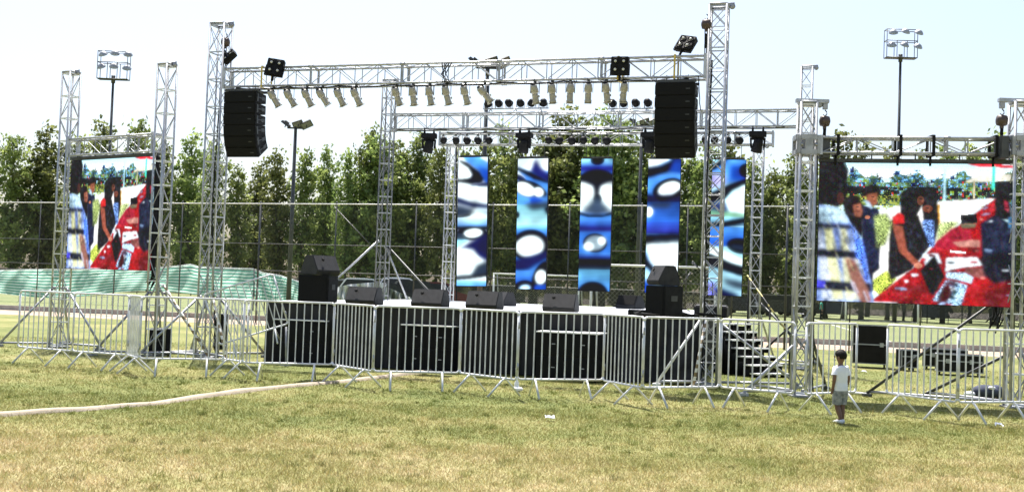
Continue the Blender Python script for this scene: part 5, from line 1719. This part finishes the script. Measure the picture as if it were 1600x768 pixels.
# ------------------------------------------------------------------ trees
def make_tree_meshes(seed, H=10.0, rad=1.7, nleaf=8000, base=.12, power=1.0):
    r = np.random.default_rng(seed)
    tb = MB()
    pts = []; x = y = 0
    for i in range(9):
        z = H * .92 * i / 8
        pts.append((x, y, z)); x += r.normal(0, .07); y += r.normal(0, .07)
    tb.path(pts, [max(.015, .15 * (1 - i / 8.4) + .01) for i in range(9)], 7)
    cl = []
    nb = 46
    for k in range(nb):
        f = base + (1 - base) * (k + r.uniform(0, 1)) / nb
        z0 = H * f * .94
        env = rad * (math.sin(math.pi * min(1, (f - base * .6) / (1 - base * .6)) ** .62) ** .8 + .10) * r.uniform(.5, 1.15)
        a = k * 2.4 + r.normal(0, .5)
        i0 = f * .92 * 8 / .92; i0 = min(7.9, f * 8); ii = int(i0); fr = i0 - ii
        p0 = np.array(pts[ii]) * (1 - fr) + np.array(pts[ii + 1]) * fr
        d = np.array([math.cos(a), math.sin(a), r.uniform(.55, 1.25)]); d = d / np.linalg.norm(d[:2])
        L = env
        p1 = p0 + d * L * .5 + r.normal(0, .06, 3); p2 = p0 + d * L
        tb.path([tuple(p0), tuple(p1), tuple(p2)], [.035 * (1.1 - f), .02 * (1.1 - f) + .004, .004], 4)
        m = max(2, int(3 + L * 3))
        for q in range(m):
            t = (q + .8) / m
            c = p0 + (p1 - p0) * min(1, 2 * t) + (p2 - p1) * max(0, 2 * t - 1)
            cl.append((c + r.normal(0, .16, 3), .13 + .17 * r.uniform() * (1 - .4 * f), .5 + L))
    w = np.array([c[2] * c[1] for c in cl]); w /= w.sum()
    idx = r.choice(len(cl), nleaf, p=w)
    C = np.array([c[0] for c in cl])[idx]; S = np.array([c[1] for c in cl])[idx] * .85
    P = C + r.normal(0, 1, (nleaf, 3)) * S[:, None]
    tint = np.clip(r.beta(1.1, 1.7, len(cl))[idx] * .8 + r.uniform(0, .3, nleaf), 0, 1)
    nrm = r.normal(0, 1, (nleaf, 3)); nrm[:, 2] = np.abs(nrm[:, 2]) * .8; nrm /= np.linalg.norm(nrm, axis=1)[:, None]
    t1 = np.cross(nrm, r.normal(0, 1, (nleaf, 3))); t1 /= np.linalg.norm(t1, axis=1)[:, None]
    t2 = np.cross(nrm, t1)
    sz = r.uniform(.07, .165, nleaf)[:, None]
    V = np.stack([P - t1 * sz, P + t2 * sz * .62, P + t1 * sz * 1.1, P - t2 * sz * .62], 1).reshape(-1, 3)
    me = bpy.data.meshes.new('crown')
    nv = len(V); me.vertices.add(nv); me.vertices.foreach_set('co', V.astype(np.float32).ravel())
    me.loops.add(nv); me.loops.foreach_set('vertex_index', np.arange(nv, dtype=np.int32))
    me.polygons.add(nleaf); me.polygons.foreach_set('loop_start', np.arange(0, nv, 4, dtype=np.int32)); me.polygons.foreach_set('loop_total', np.full(nleaf, 4, dtype=np.int32))
    a = me.color_attributes.new('tint', 'FLOAT_COLOR', 'POINT')
    tt = np.repeat(tint, 4); a.data.foreach_set('color', np.stack([tt, tt, tt, np.ones_like(tt)], 1).astype(np.float32).ravel())
    me.materials.append(LEAF); me.update(); me.validate()
    return me, tb.mesh('trunk', BARK)
TM = [make_tree_meshes(1, 10, 1.35, 4500), make_tree_meshes(2, 10, 1.7, 6000, .08), make_tree_meshes(3, 10, 1.15, 4200), make_tree_meshes(4, 10, 2.0, 7600, .07), make_tree_meshes(5, 10, 1.5, 3900, .16), make_tree_meshes(6, 10, .95, 3200, .1)]
def tree(label, px, ytop, Y, v, wide=1.0, shrub=False):
    p = at(px, ytop, Y)
    H = p.z * 1.07
    t = thing('tree', label, 'tree', (p.x, p.y, 0), random.uniform(0, 6.28), 'trees beyond the pitch')
    s = H / 10
    for nm, me in (('crown', TM[v][0]), ('trunk', TM[v][1])):
        o = bpy.data.objects.new(nm, me); COL.objects.link(o); o.parent = t
    t.scale = (s * wide, s * wide, s)
row = [(25, 215, 3), (75, 200, 1), (128, 215, 0), (168, 196, 1), (215, 190, 0), (258, 228, 4), (300, 212, 1), (336, 226, 0), (372, 262, 2), (404, 256, 1), (436, 238, 2), (476, 236, 0), (515, 232, 2), (545, 240, 4),
       (576, 205, 1), (600, 215, 3), (628, 222, 3), (662, 212, 1), (690, 232, 4), (722, 238, 0), (752, 226, 3), (790, 192, 5), (812, 218, 1), (846, 205, 3), (882, 172, 1), (915, 186, 3), (950, 180, 1), (976, 192, 3), (1008, 226, 0), (1040, 236, 3),
       (1076, 246, 0), (1110, 228, 1), (1146, 214, 5), (1180, 250, 0), (1206, 268, 2), (1236, 246, 1), (1262, 262, 0), (1296, 240, 2), (1326, 206, 5), (1352, 226, 1), (1392, 236, 0), (1436, 240, 2), (1478, 236, 1), (1520, 232, 0), (1562, 212, 1), (1600, 234, 3), (1640, 220, 1), (1690, 226, 0)]
marks = [('small video wall', 170), ('tower beside the small video wall', 250), ('leftmost tall tower', 330), ('speaker hung by the leftmost tower', 383), ('mast with two floodlights', 456), ('corner speaker stack', 505), ('slim tower with long struts', 600), ('tower at the leftmost video column', 703),
         ('leftmost video column', 740), ('second video column', 832), ('middle video column', 931), ('fourth video column', 1035), ('rightmost video column', 1135), ('tower over the stairs', 1180), ('heavy tower by the stairs', 1250), ('near edge of the large screen', 1300), ('mast with six caged lamps', 1405), ('far edge of the large screen', 1560)]
seen = {}
def tree_label(px, kind, far):
    nm, mx = min(marks, key=lambda q: abs(q[1] - px))
    d = px - mx
    rel = 'directly behind the' if abs(d) < 13 else ('just left of the' if d < 0 else 'just right of the')
    key = (rel, nm, far)
    seen[key] = seen.get(key, 0) + 1
    extra = ['', 'next ', 'third ', 'fourth '][min(3, seen[key] - 1)]
    return ' '.join(('%s%s %s %s %s' % (extra, kind, 'in back' if far else 'standing', rel, nm)).split())
kinds = ['slender poplar', 'full green poplar', 'narrow poplar', 'broad dense poplar', 'loose poplar', 'thin spire poplar']
for px, yt, v in row:
    tree(tree_label(px, kinds[v], False), px, yt, 109 + random.uniform(-3.5, 5) - .017 * (px - 800), v, random.uniform(.85, 1.05))
for k in range(16):
    px = -10 + k * 105 + random.uniform(-10, 10)
    near = min(row, key=lambda q: abs(q[0] - px))
    v = random.choice([1, 3, 3, 4])
    tree(tree_label(px, kinds[v], True), px, near[1] + random.uniform(55, 110), 123 + random.uniform(0, 8) - .017 * (px - 800), v, random.uniform(1.1, 1.4))

# ------------------------------------------------------------------ people
def skin_mesh(name, J, edges, mat, root, sub=2):
    names = list(J); ix = {n: i for i, n in enumerate(names)}
    me = bpy.data.meshes.new(name)
    me.from_pydata([J[n][0] for n in names], [(ix[a], ix[b]) for a, b in edges], [])
    o = bpy.data.objects.new(name, me); COL.objects.link(o)
    md = o.modifiers.new('skin', 'SKIN'); md.use_smooth_shade = True
    for i, n in enumerate(names):
        r = J[n][1]; r = r if isinstance(r, tuple) else (r, r)
        me.skin_vertices[0].data[i].radius = r
        me.skin_vertices[0].data[i].use_root = (n == root)
    sb = o.modifiers.new('sub', 'SUBSURF'); sb.levels = sb.render_levels = sub
    dg = bpy.context.evaluated_depsgraph_get(); dg.update()
    m2 = bpy.data.meshes.new_from_object(o.evaluated_get(dg))
    bpy.data.objects.remove(o); bpy.data.meshes.remove(me)
    m2.materials.clear(); m2.materials.append(mat)
    m2.name = name
    return m2
def limb_rings(pts, radii, n=14):
    rings = []
    pts = [Vector(p) for p in pts]
    for i, p in enumerate(pts):
        d = (pts[min(i + 1, len(pts) - 1)] - pts[max(i - 1, 0)]).normalized()
        q = d.to_track_quat('Z', 'X').to_matrix()
        r = radii[i]; r = r if isinstance(r, tuple) else (r, r)
        rings.append((p, r[0], r[1], q))
    return rings
def person(label, loc, rz, H, skin, shirt, trousers, pose, group=None, short=True, shoe=None, child=True):
    # figure faces -Y in local space before rz; heights as fractions of H
    t = thing('person', label, 'person', loc, rz, group)
    S = H
    P = dict(pose)
    def v(n): return Vector(P[n]) * S
    hd = .092 if child else .068
    J = {'pelvis': (v('pelvis'), (.078 * S, .060 * S)), 'spine': (v('spine'), (.070 * S, .052 * S)), 'chest': (v('chest'), (.082 * S, .056 * S)), 'neck': (v('neck'), .033 * S), 'neck2': (v('neck2'), .032 * S),
         'head': (v('head'), (hd * .80 * S, hd * .90 * S)), 'crown': (v('crown'), (hd * .66 * S, hd * .78 * S))}
    Ed = [('pelvis', 'spine'), ('spine', 'chest'), ('chest', 'neck'), ('neck', 'neck2'), ('neck2', 'head'), ('head', 'crown')]
    for s in 'LR':
        J['sh' + s] = (v('sh' + s), .034 * S); J['el' + s] = (v('el' + s), .026 * S); J['wr' + s] = (v('wr' + s), .019 * S)
        hdir = (v('wr' + s) - v('el' + s)).normalized()
        J['pa' + s] = (v('wr' + s) + hdir * .040 * S, (.025 * S, .014 * S))
        J['hip' + s] = (v('hip' + s), .060 * S); J['kn' + s] = (v('kn' + s), .040 * S); J['ca' + s] = (v('kn' + s).lerp(v('an' + s), .35), .041 * S); J['an' + s] = (v('an' + s), .026 * S)
        J['toe' + s] = (v('toe' + s), (.026 * S, .018 * S))
        Ed += [('chest', 'sh' + s), ('sh' + s, 'el' + s), ('el' + s, 'wr' + s), ('wr' + s, 'pa' + s), ('pelvis', 'hip' + s), ('hip' + s, 'kn' + s), ('kn' + s, 'ca' + s), ('ca' + s, 'an' + s), ('an' + s, 'toe' + s)]
    me = skin_mesh('body', J, Ed, skin, 'pelvis')
    bm = bmesh.new(); bm.from_mesh(me)
    f = MB()
    for s, sg in (('L', -1), ('R', 1)):
        w, e = v('wr' + s), v('el' + s)
        d = (w - e).normalized()
        fwd = Vector((0, -1, 0)); side = d.cross(fwd).normalized(); fwd = side.cross(d).normalized() * 1
        base = w + d * .050 * S
        for k, (o, ln) in enumerate(((-.6, .040), (-.2, .046), (.2, .044), (.6, .034))):
            a = base + fwd * o * .022 * S
            b = a + d * ln * .55 * S + side * (-sg) * .004 * S
            c = b + d * ln * .45 * S + side * (-sg) * .012 * S
            f.path([a - d * .012 * S, a, b, c], [.0062 * S, .0062 * S, .0058 * S, .004 * S], 6)
        a = w + d * .02 * S + fwd * .018 * S
        f.path([a, a + fwd * .014 * S + d * .016 * S, a + fwd * .016 * S + d * .036 * S], [.007 * S, .0065 * S, .0045 * S], 6)
    # nose and ears
    hc = v('head'); fd = (Matrix.Rotation(P.get('turn', 0), 3, 'Z') @ Vector((0, -1, 0)))
    sd_ = Vector((-fd.y, fd.x, 0))
    f.sphere(hc + fd * hd * .90 * S + Vector((0, 0, .004 * S)), .011 * S, 6, (.8, 1, 1.3))
    for s in (-1, 1): f.sphere(hc + sd_ * s * hd * .80 * S, .018 * S, 6, (.5, .8, 1.2))
    tmp = f.mesh('tmp', None); bm.from_mesh(tmp); bm.to_mesh(me); bm.free(); bpy.data.meshes.remove(tmp)
    me.polygons.foreach_set('use_smooth', [True] * len(me.polygons))
    o = bpy.data.objects.new('body', me); COL.objects.link(o); o.parent = t
    for s in (-1, 1):
        MB().sphere(hc + fd * hd * .86 * S + sd_ * s * .028 * S + Vector((0, 0, .020 * S)), .007 * S, 6).build('eye', RUBBER, t)
    MB().box(hc + fd * hd * .80 * S - Vector((0, 0, .040 * S)), (.034 * S, .012 * S, .008 * S), (0, 0, P.get('turn', 0))).build('mouth', RUST, t)
    # hair: cap over the upper and back part of the head
    hb = MB()
    q = Matrix.Rotation(P.get('turn', 0), 3, 'Z')
    cz = v('head') * .62 + v('crown') * .38
    rx, ry, rz_ = (hd * .83 * S, hd * .93 * S, hd * .98 * S)
    nu, nv_ = 28, 18
    vs, fs, keep = [], [], {}
    rs = random.Random(3)
    for j in range(nv_ + 1):
        for i in range(nu):
            th, ph = math.pi * j / nv_, 2 * math.pi * i / nu
            f_ = -math.cos(ph)                       # 1 towards the face
            lim = math.radians(118 if f_ < -.2 else (118 - 48 * (f_ + .2) / 1.2))
            k = min(th, lim)
            w = 1 + rs.uniform(-.015, .02) - .05 * max(0, (k / lim - .8) / .2)
            o = Vector((math.sin(k) * math.sin(ph) * rx * w, math.sin(k) * math.cos(ph) * ry * w, math.cos(k) * rz_ * w))
            vs.append(cz + q @ o)
    for j in range(nv_):
        for i in range(nu):
            fs.append((j * nu + i, (j + 1) * nu + i, (j + 1) * nu + (i + 1) % nu, j * nu + (i + 1) % nu))
    hb.add(vs, fs, True)
    hb.build('hair', HAIR, t)
    # shirt
    sh = MB()
    ch, sp, pe, nk = v('chest'), v('spine'), v('pelvis'), v('neck')
    hem = pe + Vector((0, 0, -.015 * S))
    rr = [(hem, .122 * S, .088 * S), (pe.lerp(sp, .45), .116 * S, .080 * S), (sp, .112 * S, .074 * S), (sp.lerp(ch, .6), .118 * S, .076 * S), (ch + Vector((0, 0, .015 * S)), .122 * S, .072 * S), (ch.lerp(nk, .62), .106 * S, .066 * S), (ch.lerp(nk, .85), .078 * S, .056 * S), (nk + Vector((0, 0, -.004 * S)), .050 * S, .046 * S)]
    q = Matrix.Rotation(P.get('twist', 0), 3, 'Z')
    # resample for folds
    fine = []
    for i in range(len(rr) - 1):
        for k in range(4):
            u = k / 4
            fine.append((rr[i][0].lerp(rr[i + 1][0], u) + Vector((random.uniform(-.002, .002), random.uniform(-.002, .002), 0)) * S, lerp(rr[i][1], rr[i + 1][1], u) * random.uniform(.955, 1.03), lerp(rr[i][2], rr[i + 1][2], u) * random.uniform(.97, 1.03), q))
    fine.append((*rr[-1], q))
    sh.loft(fine, 24, close=False)
    for s in 'LR':
        a, e = v('sh' + s), v('el' + s)
        inn = a.lerp(ch, .55)
        end = a.lerp(e, .62 if short else 1.0)
        pts = [inn, a + Vector((0, 0, .004 * S)), a.lerp(end, .5), end]
        rd = [.040 * S, .043 * S, .042 * S, .047 * S]
        if not short: pts.append(e.lerp(v('wr' + s), .95)); rd = [.050 * S, .050 * S, .042 * S, .036 * S, .028 * S]
        sh.loft(limb_rings(pts, rd), 14, close=False)
    sh.build('shirt', shirt, t)
    # trousers or shorts
    tr = MB()
    tr.loft([(pe + Vector((0, 0, .05 * S)), .108 * S, .076 * S), (pe, .116 * S, .084 * S), (pe - Vector((0, 0, .05 * S)), .114 * S, .084 * S), (pe - Vector((0, 0, .085 * S)), .09 * S, .07 * S)], 18, close=False)
    for s in 'LR':
        hp, kn, an = v('hip' + s), v('kn' + s), v('an' + s)
        pts = [hp + Vector((0, 0, .02 * S)), hp.lerp(kn, .4), hp.lerp(kn, .8), kn + Vector((0, 0, .002 * S))]
        rd = [.070 * S, .068 * S, .064 * S, .062 * S]
        if not child: pts += [kn.lerp(an, .5), an + Vector((0, 0, .01 * S))]; rd = [.066 * S, .060 * S, .052 * S, .048 * S, .042 * S, .038 * S]
        tr.loft(limb_rings(pts, rd), 14, close=False)
    tr.build('shorts' if child else 'trousers', trousers, t)
    for s in 'LR':
        an, to = v('an' + s), v('toe' + s)
        d = (to - an); d.z = 0; d.normalize()
        heel = Vector((an.x, an.y, 0)) - d * .030 * S
        b = MB()
        rg = []
        for u, w_, hgt in ((0, .018, .040), (.15, .030, .060), (.45, .033, .055), (.75, .036, .040), (.95, .030, .030), (1.0, .012, .022)):
            c = heel + d * (u * .155 * S) + Vector((0, 0, hgt * .5 * S + .002))
            qq = d.to_track_quat('Z', 'Y').to_matrix()
            rg.append((c, w_ * S, hgt * .5 * S, qq))
        b.loft(rg, 12)
        b.build('shoe', shoe or WHITEP, t)
    return t
# small boy seen from behind: faces away from the camera, head turned a little
boy_pose = {'pelvis': (0, 0, .455), 'spine': (.004, .0, .56), 'chest': (.006, .0, .70), 'neck': (.004, -.004, .785), 'neck2': (.0, -.010, .815), 'head': (-.006, -.018, .885), 'crown': (-.006, -.014, .945),
            'shL': (-.098, 0, .735), 'elL': (-.132, .012, .595), 'wrL': (-.130, -.022, .475), 'shR': (.102, 0, .730), 'elR': (.134, .02, .595), 'wrR': (.126, -.012, .480),
            'hipL': (-.050, 0, .43), 'knL': (-.044, -.012, .255), 'anL': (-.038, .012, .055), 'toeL': (-.048, -.075, .022), 'hipR': (.050, 0, .43), 'knR': (.040, -.020, .255), 'anR': (.030, .050, .055), 'toeR': (.036, -.035, .022), 'turn': .45, 'twist': .1}
SHORTS = pmat('grey_patterned_shorts', (.13, .14, .15), .85, 0, .3, 16, .2, 40, dirt=(.42, .42, .42))
p = gp(1312, 660.5)
bh = at(1310, 543, p.y).z
person('small boy in white T-shirt and grey shorts standing on the lawn with his back turned', (p.x, p.y, 0), R(208), bh * .985, SKIN, SHIRT, SHORTS, boy_pose)
adult = {'pelvis': (0, 0, .52), 'spine': (0, 0, .61), 'chest': (0, 0, .73), 'neck': (0, 0, .825), 'neck2': (0, -.006, .85), 'head': (0, -.012, .915), 'crown': (0, -.010, .955),
         'shL': (-.105, 0, .785), 'elL': (-.135, .01, .63), 'wrL': (-.13, -.03, .49), 'shR': (.105, 0, .785), 'elR': (.135, .01, .63), 'wrR': (.13, -.03, .49),
         'hipL': (-.05, 0, .50), 'knL': (-.06, -.03, .28), 'anL': (-.06, .02, .045), 'toeL': (-.06, -.06, .018), 'hipR': (.05, 0, .50), 'knR': (.055, .02, .28), 'anR': (.055, .05, .045), 'toeR': (.06, -.03, .018)}
TEAL = pmat('teal_cotton', (.05, .28, .20), .85); DKC = pmat('dark_trousers', (.02, .02, .024), .85); WHC = SHIRT
for lab, px, py, rz, sh_, h in [('person in teal top and dark trousers walking on the pitch beside the grey banner', 1283, 499, 1.2, TEAL, 1.68), ('person in white top standing far off just behind the heavy tower by the stairs', 1236, 489, .3, WHC, 1.72),
                            ('person in dark clothes far off below the far corner of the large video screen', 1549, 507, .2, DKC, 1.70), ('person in black standing far off next to the last person, nearest the photo edge', 1575, 509, -.4, DKC, 1.66),
                            ('person in dark clothes far off behind the football goal net', 1412, 501, .5, DKC, 1.7), ('person in dark clothes and white top by the far fence under the video screen', 1386, 496, -.7, WHC, 1.7)]:
    p = gp(px, py)
    person(lab, (p.x, p.y, 0), rz, h, SKIN2, sh_, DKC, adult, 'people far across the pitch', short=True, child=False, shoe=RUBBER)
# ------------------------------------------------------------------ cables on the rig
def cable(label, pts, r=.012, mat=RUBBER, sag=0.0, group='cables on the rig'):
    P = []
    for i in range(len(pts) - 1):
        a, b = Vector(pts[i]), Vector(pts[i + 1])
        for k in range(8):
            u = k / 8
            P.append(a.lerp(b, u) - Vector((0, 0, sag * 4 * u * (1 - u))) + Vector((random.uniform(-.01, .01), random.uniform(-.01, .01), 0)))
    P.append(Vector(pts[-1]))
    tag(MB().path(P, r, 5).build('rig_cable', mat), label, 'cable', group)
L1 = front_truss['L']
cable('black cable sagging along the lower front edge of the front truss', [on_truss(front_truss, x, -.19, -.035) for x in np.linspace(.3, L1 - .3, 9)], .014, sag=.035)
cable('black cable running down the tall tower with crossed bracing', [on_truss(front_truss, L1 + .12, -.12, .3), on_truss(front_truss, L1 + .10, -.2, -2.2), on_truss(front_truss, L1 + .12, -.2, -4.3), Vector((FTR.x - .1, FTR.y + .2, .03))], .016)
cable('dark cable running down the leftmost tall tower', [on_truss(front_truss, -.10, -.1, .2), on_truss(front_truss, -.12, -.2, -2.6), Vector((FTL.x + .15, FTL.y + .1, .05))], .014)
cable('thin cable looping from the truss end to the speaker array by the tall tower', [on_truss(front_truss, L1 - .1, -.2, 0), on_truss(front_truss, xr + .42, .25, -.55)], .009, sag=.18)
cable('black cable lying along the rear truss over the video columns', [on_truss(led_truss, x, -.17, .33) for x in np.linspace(.2, led_truss['L'] - .2, 8)], .014, sag=.03)
cable('black cable bundle running down beside the leftmost video column', [on_truss(led_truss, .45, -.05, .1), Vector((LTL.x + .2, LTL.y + .1, 2.5)), Vector((LTL.x + .25, LTL.y + .1, DZ + .03))], .02)
cable('black cable along the second truss below the upper lamp bars', [on_truss(back_truss, x, -.18, -.03) for x in np.linspace(.2, back_truss['L'] - .3, 9)], .013, sag=.03)
cable('dark cable hanging down the heavy tower by the stairs', [Vector((STL.x + .18, STL.y - .05, SZB)), Vector((STL.x + .2, STL.y + .05, 2.2)), Vector((STL.x + .22, STL.y, .03))], .012)
for k, (s, lab) in enumerate(((L1 - .55, 'yellow webbing strap hanging on the front truss nearest the tall tower with crossed bracing'), (L1 - 1.6, 'yellow webbing strap on the front truss above the speaker array'), (.9, 'yellow webbing strap on the front truss by the leftmost tall tower'))):
    o = MB()
    hh = FZ1 - FZ0
    for y in (-.205, .205): o.box((0, y, hh / 2), (.035, .008, hh + .06))
    o.box((0, 0, hh + .032), (.035, .40, .008)); o.box((0, 0, -.034), (.035, .40, .008))
    tag(o.build('strap', YEL, None, on_truss(front_truss, s), TH), lab, 'strap', 'yellow straps on the front truss')
